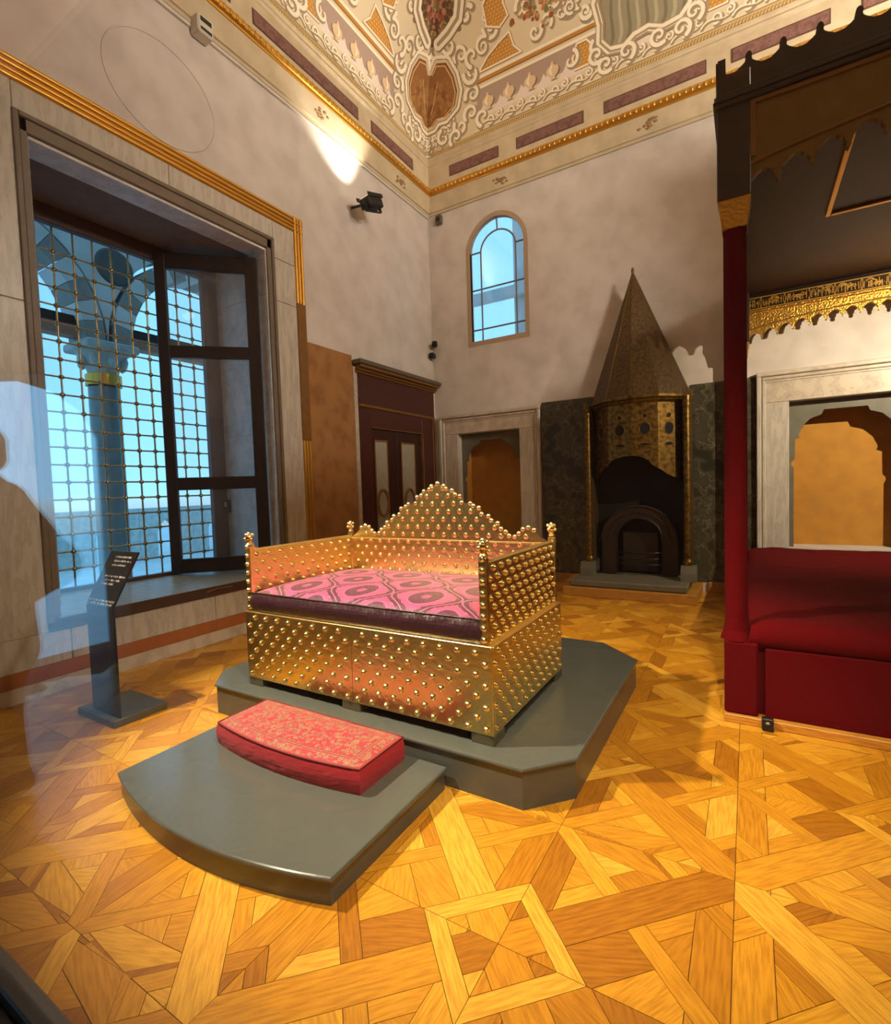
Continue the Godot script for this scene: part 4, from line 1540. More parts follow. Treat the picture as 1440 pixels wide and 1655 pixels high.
func rows(w: float, h: float, nx: int, ny: int, mx: float, my: float) -> Array:
	# staggered rows of spots in a w by h panel, from its lower left corner
	var o := []
	for j in ny:
		var y := lerpf(my, h - my, float(j) / (ny - 1))
		var odd := j % 2
		for i in nx - odd:
			o.append(Vector2(lerpf(mx, w - mx, (i + 0.5 * odd) / (nx - 1)), y))
	return o


func throne() -> void:
	var T := thing("gold_throne", "wide gold-plated throne covered with round studs, on the grey plinth", "throne", V(0, 0.203, 0))
	var Y := -0.203
	var x0 := 1.715
	var x1 := 3.565
	var z0 := 4.225
	var z1 := 5.295
	var yb := 0.254 + Y
	var yt := 0.702 + Y
	var xm := 2.65
	var stud := MB.new()
	# a boss: small disc with a dome, pointing along +z
	stud.lathe([[0.0195, 0.0], [0.0195, 0.002], [0.015, 0.004], [0.014, 0.009], [0.0095, 0.0148], [0.0, 0.0172]], Transform3D(Basis(V(1, 0, 0), V(0, 0, 1), V(0, -1, 0)), Vector3.ZERO), 8)
	var sm := stud.mesh()
	# lower case: two front plates, side plates, back plate, top rim
	var fr := [bx("front_plate", V(x0, yb, z1 - 0.02), V(xm - 0.0015, yt, z1), M.gold, T, 0.002), bx("front_plate", V(xm + 0.0015, yb, z1 - 0.02), V(x1, yt, z1), M.gold, T, 0.002)]
	var sr := bx("side_plate", V(x1 - 0.02, yb, z0), V(x1 - 0.001, yt, z1 - 0.021), M.gold, T, 0.002)
	var sl := bx("side_plate", V(x0 + 0.001, yb, z0), V(x0 + 0.02, yt, z1 - 0.021), M.gold, T, 0.002)
	bx("back_plate", V(x0 + 0.02, yb, z0), V(x1 - 0.02, yt, z0 + 0.02), M.gold, T, 0.002)
	bx("seat_board", V(x0 + 0.02, yt - 0.03, z0 + 0.02), V(x1 - 0.02, yt - 0.004, z1 - 0.02), M.gold_rim, T)
	for e in [[V(x0, yt, z1 - 0.06), V(x1, yt + 0.006, z1 + 0.002)], [V(x1 - 0.055, yt, z0), V(x1 + 0.002, yt + 0.006, z1 - 0.06)], [V(x0 - 0.002, yt, z0), V(x0 + 0.055, yt + 0.006, z1 - 0.06)]]:
		bx("rim", e[0], e[1], M.gold_rim, T, 0.002)
	var hb := yt - yb
	for k in 2:
		var w: float = [xm - x0, x1 - xm][k]
		studs("stud_field", fr[k], Transform3D(Basis.IDENTITY, V([x0, xm][k], yb, z1)), rows(w, hb, 9, 8, 0.04, 0.032), stud, sm, true)
	var right := Basis(V(0, 0, -1), V(0, 1, 0), V(1, 0, 0))
	var left := Basis(V(0, 0, 1), V(0, 1, 0), V(-1, 0, 0))
	studs("stud_field", sr, Transform3D(right, V(x1 - 0.001, yb, z1)), rows(z1 - z0, hb, 11, 8, 0.04, 0.032), stud, sm, false)
	studs("stud_field", sl, Transform3D(left, V(x0 + 0.001, yb, z0)), rows(z1 - z0, hb, 11, 8, 0.04, 0.032), stud, sm, false)
	# arms
	var ya := 1.118 + Y
	var arm_r := bx("arm_panel", V(3.505, yt + 0.006, z0 + 0.03), V(3.54, ya, z1 - 0.02), M.gold, T, 0.002)
	var arm_l := bx("arm_panel", V(1.74, yt + 0.006, z0 + 0.03), V(1.775, ya, z1 - 0.02), M.gold, T, 0.002)
	var aw := z1 - z0 - 0.05
	var ah := ya - yt - 0.006
	studs("stud_field", arm_r, Transform3D(right, V(3.54, yt + 0.006, z1 - 0.02)), rows(aw, ah, 11, 8, 0.035, 0.03), stud, sm, true)
	studs("stud_field", arm_r, Transform3D(left, V(3.505, yt + 0.006, z0 + 0.03)), rows(aw, ah, 11, 8, 0.035, 0.03), stud, sm, false)
	studs("stud_field", arm_l, Transform3D(right, V(1.775, yt + 0.006, z1 - 0.02)), rows(aw, ah, 10, 7, 0.05, 0.035), stud, sm, false)
	for a in [arm_r, arm_l]:
		var x := 3.5225 if a == arm_r else 1.7575
		var e := MB.new()
		e.tube([V(x, ya, z0 + 0.06), V(x, ya, z1 - 0.1), V(x, ya + 0.012, z1 - 0.06), V(x, ya + 0.05, z1 - 0.045)], 0.011, 8)
		part("arm_rail", e, M.gold_rim, a)
	# corner posts with lobed finials
	for e in [[3.5225, z1 - 0.02], [1.7575, z1 - 0.02], [3.5225, z0 + 0.03], [1.7575, z0 + 0.03]]:
		var po := MB.new()
		po.box(V(e[0] - 0.0225, yt + 0.006, e[1] - 0.02), V(e[0] + 0.0225, ya + 0.03, e[1] + 0.015), 0.004)
		var pp := part("corner_post", po, M.gold, T)
		if e[1] > 5.0:
			var sp := []
			for k in 8:
				sp.append(Vector2(0, 0.03 + k * 0.058))
			studs("stud_field", pp, Transform3D(Basis.IDENTITY, V(e[0], yt + 0.006, e[1] + 0.015)), sp, stud, sm, false)
		var f := MB.new()
		var c := V(e[0], ya + 0.035, e[1] - 0.002)
		f.lathe([[0.018, 0.0], [0.026, 0.006], [0.018, 0.016], [0.021, 0.03]], Transform3D(Basis.IDENTITY, c), 10)
		f.ball(c + V(0, 0.052, 0), V(0.026, 0.026, 0.026), 10, 6)
		for k in 6:
			var a := TAU * k / 6
			f.ball(c + V(cos(a) * 0.024, 0.052 + (0.018 if k % 2 else -0.008), sin(a) * 0.024), V(0.013, 0.013, 0.013), 8, 5)
		f.ball(c + V(0, 0.08, 0), V(0.014, 0.014, 0.014), 8, 5)
		part("finial", f, M.gold_stud, pp)
	# back with a stepped crest
	var half := [[0.0, 1.527], [0.055, 1.512], [0.075, 1.49], [0.125, 1.475], [0.15, 1.445], [0.19, 1.432], [0.205, 1.385], [0.275, 1.378], [0.30, 1.36], [0.345, 1.345], [0.365, 1.30], [0.42, 1.285], [0.44, 1.255], [0.49, 1.235], [0.515, 1.195], [0.55, 1.175], [0.575, 1.148], [0.62, 1.142], [0.65, 1.165], [0.68, 1.195], [0.72, 1.207], [0.76, 1.19], [0.80, 1.15], [0.845, 1.12], [0.865, 1.118], [0.865, 0.708]]
	var poly := PackedVector2Array()
	for k in half.size():
		poly.append(Vector2(2.64 + half[k][0], half[k][1] + Y))
	for k in range(half.size() - 1, 0, -1):
		poly.append(Vector2(2.64 - half[k][0], half[k][1] + Y))
	var b := MB.new()
	b.prism(poly, on_back(z0 + 0.015), 0.0, 0.025)
	var back := part("back_panel", b, M.gold, T)
	var inner := MB.inset(poly if MB.area(poly) > 0 else poly, -0.0)
	var spots := []
	for j in 14:
		var y := 0.74 + j * 0.058 + Y
		for i in range(-10, 10):
			var q := Vector2(2.64 + (i + 0.5 * (j % 2)) * 0.094, y)
			var ok := true
			for d in [Vector2(0.02, 0), Vector2(-0.02, 0), Vector2(0, 0.02)]:
				if not Geometry2D.is_point_in_polygon(q + d, inner): ok = false
			if ok: spots.append(q)
	studs("stud_field", back, Transform3D(Basis.IDENTITY, V(0, 0, z0 + 0.04)), spots, stud, sm, false)
	var lob := MB.new()
	for k in range(1, half.size() - 3):
		for s in [-1.0, 1.0]:
			if k > 21: continue
			lob.ball(V(2.64 + s * half[k][0], half[k][1] + Y, z0 + 0.03), V(0.02, 0.02, 0.018), 8, 5)
	lob.ball(V(2.64, 1.53 + Y, z0 + 0.03), V(0.02, 0.022, 0.018), 8, 6)
	var lo := part("crest_edging", lob, M.gold_stud, back)
	lo.set_meta("kind", "stuff")
	bx("back_rail", V(1.78, 1.095 + Y, z0 + 0.04), V(3.5, 1.108 + Y, z0 + 0.046), M.gold_rim, back, 0.002)
	# block feet
	for x in [[1.715, 1.85], [2.56, 2.70], [3.435, 3.565]]:
		for z in [[z1 - 0.13, z1 - 0.002], [z0 + 0.002, z0 + 0.13]]:
			bx("foot", V(x[0], 0.0, z[0]), V(x[1], yb, z[1]), M.foot_block, T, 0.003)
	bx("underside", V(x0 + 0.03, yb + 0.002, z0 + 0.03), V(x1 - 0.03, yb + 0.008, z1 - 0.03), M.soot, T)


func brocade() -> ImageTexture:
	# pink silk with dark ogee lattice and leafy medallions; one repeat
	var n := 512
	var im := Image.create(n, n, false, Image.FORMAT_RGB8)
	var f := FastNoiseLite.new()
	f.frequency = 0.035
	f.seed = 9
	f.fractal_octaves = 3
	var pink := Color(0.78, 0.27, 0.45)
	var dark := Color(0.30, 0.13, 0.21)
	var midc := Color(0.42, 0.17, 0.28)
	for y in n:
		var v := float(y) / n
		var w := cos(TAU * v)
		for x in n:
			var u := float(x) / n
			# two ogee curves meeting at the nodes
			var c1 := 0.25 + 0.235 * w
			var d := minf(absf(u - c1), absf(u - (1.0 - c1)))
			d = minf(d, minf(absf(u - 1.0 - c1), absf(u + c1)))
			var col := pink
			var nz := f.get_noise_2d(x, y)
			if d < 0.012: col = pink.lightened(0.12)
			elif d < 0.085 + 0.03 * nz: col = dark if nz > -0.25 else midc
			elif d < 0.105 + 0.03 * nz: col = pink.lightened(0.12)
			elif d < 0.118 + 0.02 * nz: col = midc
			var my := (absf(v - (1.0 if v > 0.5 else 0.0))) / 0.25
			var ux := u if u < 0.5 else 1.0 - u
			var m := minf(pow(ux / 0.23, 2) + my * my, pow((u - 0.5) / 0.23, 2) + pow((v - 0.5) / 0.25, 2))
			if m < 1.0:
				col = pink.lightened(0.08) if m > 0.84 else (dark if nz > -0.1 else midc)
				if m < 0.07: col = pink
			im.set_pixel(x, y, col)
	im.resize(384, 384, Image.INTERPOLATE_LANCZOS)
	return ImageTexture.create_from_image(im)


func throne_mattress() -> void:
	var t := thing("throne_mattress", "pink brocade mattress with dark purple sides on the gold throne", "mattress", V(2.64, 0.708, 4.768))
	var hx := 0.855
	var hz := 0.512
	var tm := mat("brocade", Color(1, 1, 1), 0.42, 0.0, brocade())
	tm.uv1_scale = V(2.1, 2.05, 1)
	tm.uv1_offset = V(0.1, 0.3, 0)
	tm.rim_enabled = true
	tm.rim = 0.4
	var sd := mat("purple_silk", Color(0.20, 0.095, 0.13), 0.38)
	relief(sd, noise(FastNoiseLite.TYPE_SIMPLEX_SMOOTH, 0.02, 4, 91, 512, 512, [], 6.0), 0.6)
	sd.uv1_triplanar = true
	sd.uv1_scale = V(3.5, 0.8, 3.5)
	var f := FastNoiseLite.new()
	f.frequency = 3.0
	f.seed = 4
	var topy := func(x: float, z: float) -> float:
		var ex := 1.0 - pow(absf(x) / hx, 4)
		var ez := 1.0 - pow(absf(z) / hz, 3)
		return 0.124 + 0.062 * sqrt(maxf(0.0, ex * ez)) + 0.004 * f.get_noise_2d(x, z)
	var g := []
	var uv := []
	for i in 41:
		var row := []
		var ur := []
		for j in 31:
			var x := lerpf(-hx, hx, i / 40.0)
			var z := lerpf(-hz, hz, j / 30.0)
			row.append(V(x, topy.call(x, z), z))
			ur.append(Vector2(x, z))
		g.append(row)
		uv.append(ur)
	var b := MB.new()
	b.grid(g, uv, Vector3.UP)
	part("brocade_top", b, tm, t)
	# sides: bulging band with fine gathers
	var loop := []
	var per := 96
	for k in per + 1:
		var a := float(k % per) / per * 4.0
		var s := int(a)
		var fr := a - s
		loop.append([Vector2(lerpf(-hx, hx, fr), hz), Vector2(hx, lerpf(hz, -hz, fr)), Vector2(lerpf(hx, -hx, fr), -hz), Vector2(-hx, lerpf(-hz, hz, fr))][s])
	b = MB.new()
	var rowsv := []
	var uvs := []
	for j in 9:
		var fy := j / 8.0
		var row := []
		var ur := []
		for k in loop.size():
			var q: Vector2 = loop[k]
			var bulge := 0.022 * sin(PI * fy) + 0.0035 * f.get_noise_2d(k * 0.35, fy * 0.5)
			var c := Vector2(q.x / hx, q.y / hz)
			var dir := Vector2(signf(q.x) if absf(c.x) > 0.999 else 0.0, signf(q.y) if absf(c.y) > 0.999 else 0.0).normalized()
			var yy: float = lerpf(0.0, topy.call(q.x, q.y), fy)
			row.append(V(q.x + dir.x * bulge, yy, q.y + dir.y * bulge))
			ur.append(Vector2(k * 0.05, fy * 0.1))
		rowsv.append(row)
		uvs.append(ur)
	for j in 8:
		for k in loop.size() - 1:
			b.quad(rowsv[j][k], rowsv[j][k + 1], rowsv[j + 1][k + 1], rowsv[j + 1][k])
	part("side_band", b, sd, t)
	var pts := []
	for k in loop.size():
		pts.append(V(loop[k].x, topy.call(loop[k].x, loop[k].y) + 0.001, loop[k].y))
	b = MB.new()
	b.tube(pts, 0.006, 6, false)
	part("piping", b, sd, t)


func embroidery() -> ImageTexture:
	var W := 1024
	var H := 400
	var im := Image.create(W, H, false, Image.FORMAT_RGB8)
	var red := Color8(158, 34, 52)
	var gold := Color8(128, 100, 70)
	var pale := Color8(146, 114, 84)
	im.fill(red)
	var r := RandomNumberGenerator.new()
	r.seed = 12
	for k in 1500:
		var c := Vector2(r.randf() * W, r.randf() * H)
		var e := minf(minf(c.x, W - c.x), minf(c.y, H - c.y))
		var inner := e > 90
		if inner and r.randf() < 0.35: continue
		stroke(im, spiral(c, r.randf_range(6, 15), r.randf() * TAU, r.randf_range(0.5, 1.1) * (1 if r.randf() < 0.5 else -1), 0.7, 8), 2.6, 1.6, gold if r.randf() < 0.6 else pale)
	for k in 170:
		var c := Vector2(r.randf() * W, r.randf() * H)
		for i in 6:
			disc(im, c.x + cos(TAU * i / 6) * 7, c.y + sin(TAU * i / 6) * 7, 3.5, pale)
		disc(im, c.x, c.y, 3.5, red)
	for d in [10, 62, 76]:
		var q := [Vector2(d, d), Vector2(W - d, d), Vector2(W - d, H - d), Vector2(d, H - d), Vector2(d, d)]
		stroke(im, q, 4.0, 4.0, Color8(140, 36, 44))
		stroke(im, q, 2.0, 2.0, pale, Vector2(5, 5))
	im.resize(512, 200, Image.INTERPOLATE_LANCZOS)
	return ImageTexture.create_from_image(im)


func foot_cushion() -> void:
	var t := thing("footstool_cushion", "red velvet footstool cushion with gold embroidered top on the low plinth", "cushion", V(2.62, 0.114, 5.63))
	var tm := mat("embroidery", Color(1, 1, 1), 0.7, 0.0, embroidery())
	tm.rim_enabled = true
	tm.rim = 0.3
	var vel := mat("red_velvet", Color(0.62, 0.07, 0.14), 0.75)
	vel.rim_enabled = true
	vel.rim = 0.6
	relief(vel, noise(FastNoiseLite.TYPE_SIMPLEX_SMOOTH, 0.015, 4, 95, 512, 512, [], 6.0), 0.5)
	vel.uv1_triplanar = true
	vel.uv1_scale = V(1.2, 5, 1.2)
	var hx := 0.512
	var H := 0.125
	var front := func(f: float) -> float: return 0.175 + 0.055 * (1.0 - pow(2 * f - 1, 2))
	var loop := []
	for k in 25: loop.append(Vector2(lerpf(-hx, hx, k / 24.0), front.call(k / 24.0)))
	for k in range(1, 8): loop.append(Vector2(hx, lerpf(0.175, -0.165, k / 8.0)))
	for k in 25: loop.append(Vector2(lerpf(hx, -hx, k / 24.0), -0.165))
	for k in range(1, 9): loop.append(Vector2(-hx, lerpf(-0.165, 0.175, k / 8.0)))
	var f := FastNoiseLite.new()
	f.frequency = 2.5
	var b := MB.new()
	var rws := []
	for j in 8:
		var fy := j / 7.0
		var row := []
		for k in loop.size():
			var q: Vector2 = loop[k]
			var dir := Vector2(q.x / hx * (1.0 if absf(q.x) > hx - 0.001 else 0.15), signf(q.y) if absf(q.x) < hx - 0.001 or k in [0, 24] else 0.0)
			var bl := 0.008 * sin(PI * fy) + 0.002 * f.get_noise_2d(k * 0.4, fy)
			row.append(V(q.x + dir.x * bl, fy * (H - 0.006), q.y + dir.y * bl))
		rws.append(row)
	for j in 7:
		for k in loop.size() - 1:
			b.quad(rws[j][k], rws[j][k + 1], rws[j + 1][k + 1], rws[j + 1][k])
	part("velvet_side", b, vel, t)
	var g := []
	var uv := []
	for i in 33:
		var row := []
		var ur := []
		var fx := i / 32.0
		for j in 17:
			var fz := j / 16.0
			var x := lerpf(-hx, hx, fx)
			var z: float = lerpf(-0.165, front.call(fx), fz)
			var e := minf(minf(fx, 1 - fx) * 1.02, minf(fz, 1 - fz) * 0.37)
			row.append(V(x, H - 0.006 + 0.02 * (1.0 - exp(-e / 0.04)) + 0.003 * f.get_noise_2d(x * 2.0, z * 2.0), z))
			ur.append(Vector2(fx, fz))
		g.append(row)
		uv.append(ur)
	b = MB.new()
	b.grid(g, uv, Vector3.UP)
	part("embroidered_top", b, tm, t)
	var pts := []
	for k in loop.size(): pts.append(V(loop[k].x, H - 0.005, loop[k].y))
	b = MB.new()
	b.tube(pts, 0.0045, 6, false)
	part("piping", b, mat("dark_red_cord", Color(0.42, 0.04, 0.08), 0.7), t)


# ---------------------------------------------------------------- canopied throne

func inscription() -> ImageTexture:
	var W := 1536
	var H := 96
	var im := Image.create(W, H, false, Image.FORMAT_RGB8)
	im.fill(Color8(52, 34, 14))
	var g := Color8(214, 164, 74)
	var r := RandomNumberGenerator.new()
	r.seed = 5
	for k in 8:
		var x := k * 192.0
		# interlaced tall uprights, sweeping horizontals and loops inside each cartouche
		for i in 7:
			var u := x + 16 + i * 25 + r.randf_range(-5, 5)
			stroke(im, [Vector2(u, r.randf_range(12, 24)), Vector2(u + r.randf_range(-4, 4), r.randf_range(55, 80))], 3.2, 3.0, g)
		for i in 5:
			var u := x + 14 + r.randf() * 110
			var y := r.randf_range(30, 78)
			stroke(im, curve(Vector2(u, y), Vector2(u + 18, y + 14), Vector2(u + 40, y + 14), Vector2(u + 56, y - 8), 10), 3.4, 2.0, g)
		for i in 6:
			stroke(im, spiral(Vector2(x + 20 + r.randf() * 150, r.randf_range(22, 76)), r.randf_range(7, 13), r.randf() * TAU, 1.0, 0.4, 10), 2.6, 2.0, g)
		for i in 12:
			disc(im, x + 10 + r.randf() * 170, r.randf_range(14, 82), 2.4, g)
		stroke(im, curve(Vector2(x + 186, 8), Vector2(x + 176, 30), Vector2(x + 176, 66), Vector2(x + 186, 88), 8), 2.5, 2.5, g)
		stroke(im, curve(Vector2(x + 186, 8), Vector2(x + 198, 30), Vector2(x + 198, 66), Vector2(x + 186, 88), 8), 2.5, 2.5, g)
	for y in [3, 92]:
		stroke(im, [Vector2(0, y), Vector2(W, y)], 3.5, 3.5, g)
	im.resize(1024, 64, Image.INTERPOLATE_LANCZOS)
	return ImageTexture.create_from_image(im)


func valance(len: float, drop: float) -> PackedVector2Array:
	# board from y = 0.45 down to a shallow arched, fringed edge; x from 0 to len
	var per := 0.157
	var n := int(round(len / per))
	per = len / n
	var unit := [[0.0, -0.078], [0.075, -0.06], [0.035, -0.043], [0.115, -0.03], [0.135, -0.004], [0.24, 0.002], [0.33, 0.018], [0.5, 0.028], [0.67, 0.018], [0.76, 0.002], [0.865, -0.004], [0.885, -0.03], [0.965, -0.043], [0.925, -0.06]]
	var p := PackedVector2Array()
	p.append(Vector2(len, 0.45))
	p.append(Vector2(0, 0.45))
	for i in n:
		for e in unit:
			if i == 0 and e[0] < 0.1: continue
			if i == n - 1 and e[0] > 0.9: continue
			var x: float = (i + e[0]) * per
			var f := 2.0 * x / len - 1.0
			p.append(Vector2(x, e[1] + drop * (1.0 - f * f)))
	p.append(Vector2(len, -0.04))
	return p


func crest(len: float) -> PackedVector2Array:
	var per := 0.166
	var n := int(round(len / per))
	per = len / n
	# knobs stand at every multiple of the period, dips between them
	var q := PackedVector2Array([Vector2(0, -0.19), Vector2(len, -0.19)])
	var knob := [[0.0, 0.088], [0.07, 0.08], [0.105, 0.062], [0.08, 0.045], [0.12, 0.032], [0.22, 0.018], [0.36, 0.003], [0.5, 0.0]]
	for i in range(n, -1, -1):
		if i < n:
			for k in range(knob.size() - 1, 0, -1): q.append(Vector2((i + knob[k][0]) * per, knob[k][1]))
		q.append(Vector2(i * per, knob[0][1]))
		if i > 0:
			for k in range(1, knob.size() - 1): q.append(Vector2((i - knob[k][0]) * per, knob[k][1]))
	return q


func canopy_throne() -> void:
	var X0 := 4.495
	var X1 := 7.30
	var Z0 := 0.10
	var Z1 := 4.0
	var c := thing("canopied_throne", "tall canopied throne with red posts and a scalloped gilded canopy", "throne", V(0, 0, 0))
	# wooden base and cloth-covered front
	bx("wooden_base", V(4.517, 0, 0.1), V(X1, 0.05, 4.012), M.wood_orange, c, 0.004)
	bx("front_cloth", V(4.735, 0.05, 3.93), V(X1 - 0.05, 0.47, 3.965), M.red_panel, c, 0.006)
	bx("side_cloth", V(4.56, 0.05, 0.3), V(4.60, 0.47, 3.8), M.red_panel, c, 0.006)
	bx("platform", V(4.60, 0.05, 0.1), V(X1, 0.46, 3.93), M.red_panel, c)
	for e in [[4.585, 3.90], [4.585, 0.195], [X1 - 0.09, 3.90], [X1 - 0.09, 0.195]]:
		var x: float = e[0]
		var z: float = e[1]
		var s := 0.045 if z > 1 else 0.0
		bx("post_base", V(x - 0.066, 0.05, z - 0.09), V(x + 0.115, 0.5, z + 0.09), M.red_panel, c, 0.012)
		var b := MB.new()
		b.lathe([[0.095, 0.5], [0.075, 0.56], [0.068, 0.62], [0.065, 2.96], [0.07, 2.985]], Transform3D(Basis(Vector3.UP, PI / 8), V(x, 0, z)), 8)
		part("post_shaft", b, M.red_cloth, c)
		b = MB.new()
		b.loft([[pv([x - 0.065, -z - 0.065, x + 0.065, -z - 0.065, x + 0.065, -z + 0.065, x - 0.065, -z + 0.065]), 2.98], [pv([x - 0.085, -z - 0.085, x + 0.085, -z - 0.085, x + 0.085, -z + 0.085, x - 0.085, -z + 0.085]), 3.14]], on_floor(0))
		part("post_capital", b, M.valance_gold, c)
		bx("corner_pilaster", V(x - 0.088, 3.14, z - 0.088), V(x + 0.085, 3.84, z + 0.098), M.canopy_dark, c, 0.006)
	# four sides: crest, cornice, painted panel, fringed valance
	var lx := X1 - X0
	var lz := Z1 - Z0
	var insc := mat("inscription", Color(1, 1, 1), 0.35, 0.55, inscription())
	var frames := [
		[Transform3D(Basis.IDENTITY, V(X0, 0, Z1)), lx],
		[Transform3D(Basis(V(-1, 0, 0), V(0, 1, 0), V(0, 0, -1)), V(X1, 0, Z0)), lx],
		[Transform3D(Basis(V(0, 0, 1), V(0, 1, 0), V(-1, 0, 0)), V(X0, 0, Z0)), lz],
		[Transform3D(Basis(V(0, 0, -1), V(0, 1, 0), V(1, 0, 0)), V(X1, 0, Z1)), lz]]
	for fr in frames:
		var t: Transform3D = fr[0]
		var L: float = fr[1]
		var b := MB.new()
		b.prism(crest(L), t * Transform3D(Basis.IDENTITY, V(0, 3.845, 0)), -0.05, -0.01)
		var f := part("crest_board", b, M.canopy_dark, c)
		for e in [[3.66, 3.69, 0.008], [3.69, 3.71, 0.016], [3.71, 3.735, 0.01]]:
			var q := MB.new()
			q.box(V(0.0, e[0], -0.05), V(L, e[1], e[2]), 0.004, t)
			part("cornice_strip", q, M.canopy_dark, f)
		b = MB.new()
		b.prism(valance(L - 0.3, 0.16), t * Transform3D(Basis.IDENTITY, V(0.15, 3.215, 0)), -0.055, -0.015)
		var v := part("valance", b, M.valance_gold if fr == frames[1] else M.canopy_panel, c)
		for e in [[0.012, -0.015, 0.0], [-0.062, -0.055, 1.0]]:
			# raised border of the painted panel and the arched rib, outside and inside
			var q := MB.new()
			if e[2] == 0.0:
				q.box(V(0.17, 3.63, -0.016), V(L - 0.17, 3.655, -0.004), 0.003, t)
				q.box(V(0.17, 3.34, -0.016), V(0.20, 3.64, -0.004), 0.003, t)
			var pts := []
			for k in 41:
				var u := lerpf(0.16, L - 0.16, k / 40.0)
				var g := 2.0 * u / L - 1.0
				pts.append(t * V(u, 3.27 + 0.15 * (1 - g * g), -0.012 if e[2] == 0.0 else -0.058))
			q.tube(pts, 0.008, 6)
			part("valance_rib", q, M.gilt_worn, v)
		var ib := MB.new()
		ib.box(V(0.14, 3.535, -0.075), V(L - 0.14, 3.675, -0.056), 0.0, t)
		for i in ib.uv.size():
			ib.uv[i] = Vector2(ib.uv[i].x / 1.9, ib.uv[i].y / 0.14)
		part("inscription_band", ib, insc, v)
		ib = MB.new()
		ib.box(V(0.14, 3.50, -0.085), V(L - 0.14, 3.53, -0.056), 0.006, t)
		part("inscription_rail", ib, M.valance_gold, v)
	# flat ceiling under the canopy roof, with a gilded frame
	bx("canopy_roof", V(X0 + 0.05, 3.72, Z0 + 0.05), V(X1 - 0.05, 3.78, Z1 - 0.05), M.canopy_ceiling, c)
	for e in [[V(5.22, 3.70, 1.98), V(5.26, 3.722, 3.4)], [V(6.54, 3.70, 1.98), V(6.58, 3.722, 3.4)], [V(5.26, 3.70, 1.98), V(6.54, 3.722, 2.02)], [V(5.26, 3.70, 3.36), V(6.54, 3.722, 3.4)]]:
		bx("ceiling_frame", e[0], e[1], M.gilt, c, 0.006)
	# seat: a soft red mattress rolling over the front edge
	var s := thing("divan_mattress", "deep red cloth mattress spread over the canopied throne", "mattress", V(4.64, 0.46, 0.0))
	var f := FastNoiseLite.new()
	f.frequency = 1.4
	f.seed = 8
	f.fractal_octaves = 3
	var prof := [[0.10, 0.0], [0.10, 0.13], [0.16, 0.165]]
	for k in 34: prof.append([lerpf(0.25, 3.70, k / 33.0), 0.17])
	for k in 9:
		var a := PI / 2 - PI * k / 8.0
		prof.append([3.86 + cos(a) * 0.12, 0.075 + sin(a) * 0.095])
	prof.append([3.80, -0.015])
	var g := []
	var uv := []
	for i in 31:
		var row := []
		var ur := []
		var x := i / 30.0 * 2.6
		for e in prof:
			var wr := 0.022 * f.get_noise_2d(x * 0.6, e[0] * 3.2) + 0.01 * f.get_noise_2d(x * 3.0 + 9.0, e[0] * 2.0)
			var edge := clampf(minf(x, 2.6 - x) / 0.12, 0.0, 1.0)
			var y: float = e[1]
			y = y * (0.78 + 0.22 * sqrt(edge)) + wr * smoothstep(0.06, 0.16, y)
			row.append(V(x + 0.02 * sin(e[0] * 2.0) * (1.0 - edge), y, e[0]))
			ur.append(Vector2(x, e[0]))
		g.append(row)
		uv.append(ur)
	var b2 := MB.new()
	b2.grid(g, uv, V(0, 1, 0.35))
	for q in prof.size() - 1:
		b2.quad(V(0, -0.0, prof[q][0]), V(0, 0, prof[q + 1][0]), g[0][q + 1], g[0][q])
	part("cloth", b2, M.red_cloth, s)
	# floor clamps of the barrier at two corners
	for e in [[4.745, 4.03, "small black floor clamp with a bright screw beside the near red post base"], [4.50, 0.72, "small black floor clamp beside the skirting near the hearth"]]:
		var k := thing("floor_clamp", e[2], "clamp", V(e[0], 0, e[1]), 0.0, "floor clamps by the canopied throne")
		bx("block", V(-0.03, 0, -0.02), V(0.03, 0.075, 0.02), M.black_matt, k, 0.005)
		var m := MB.new()
		m.ball(V(0, 0.05, 0.022), V(0.014, 0.009, 0.006), 8, 5)
		part("screw", m, mat("steel", Color(0.8, 0.8, 0.8), 0.2, 1.0) if not M.has("steel") else M.steel, k)


# ---------------------------------------------------------------- sign and small devices

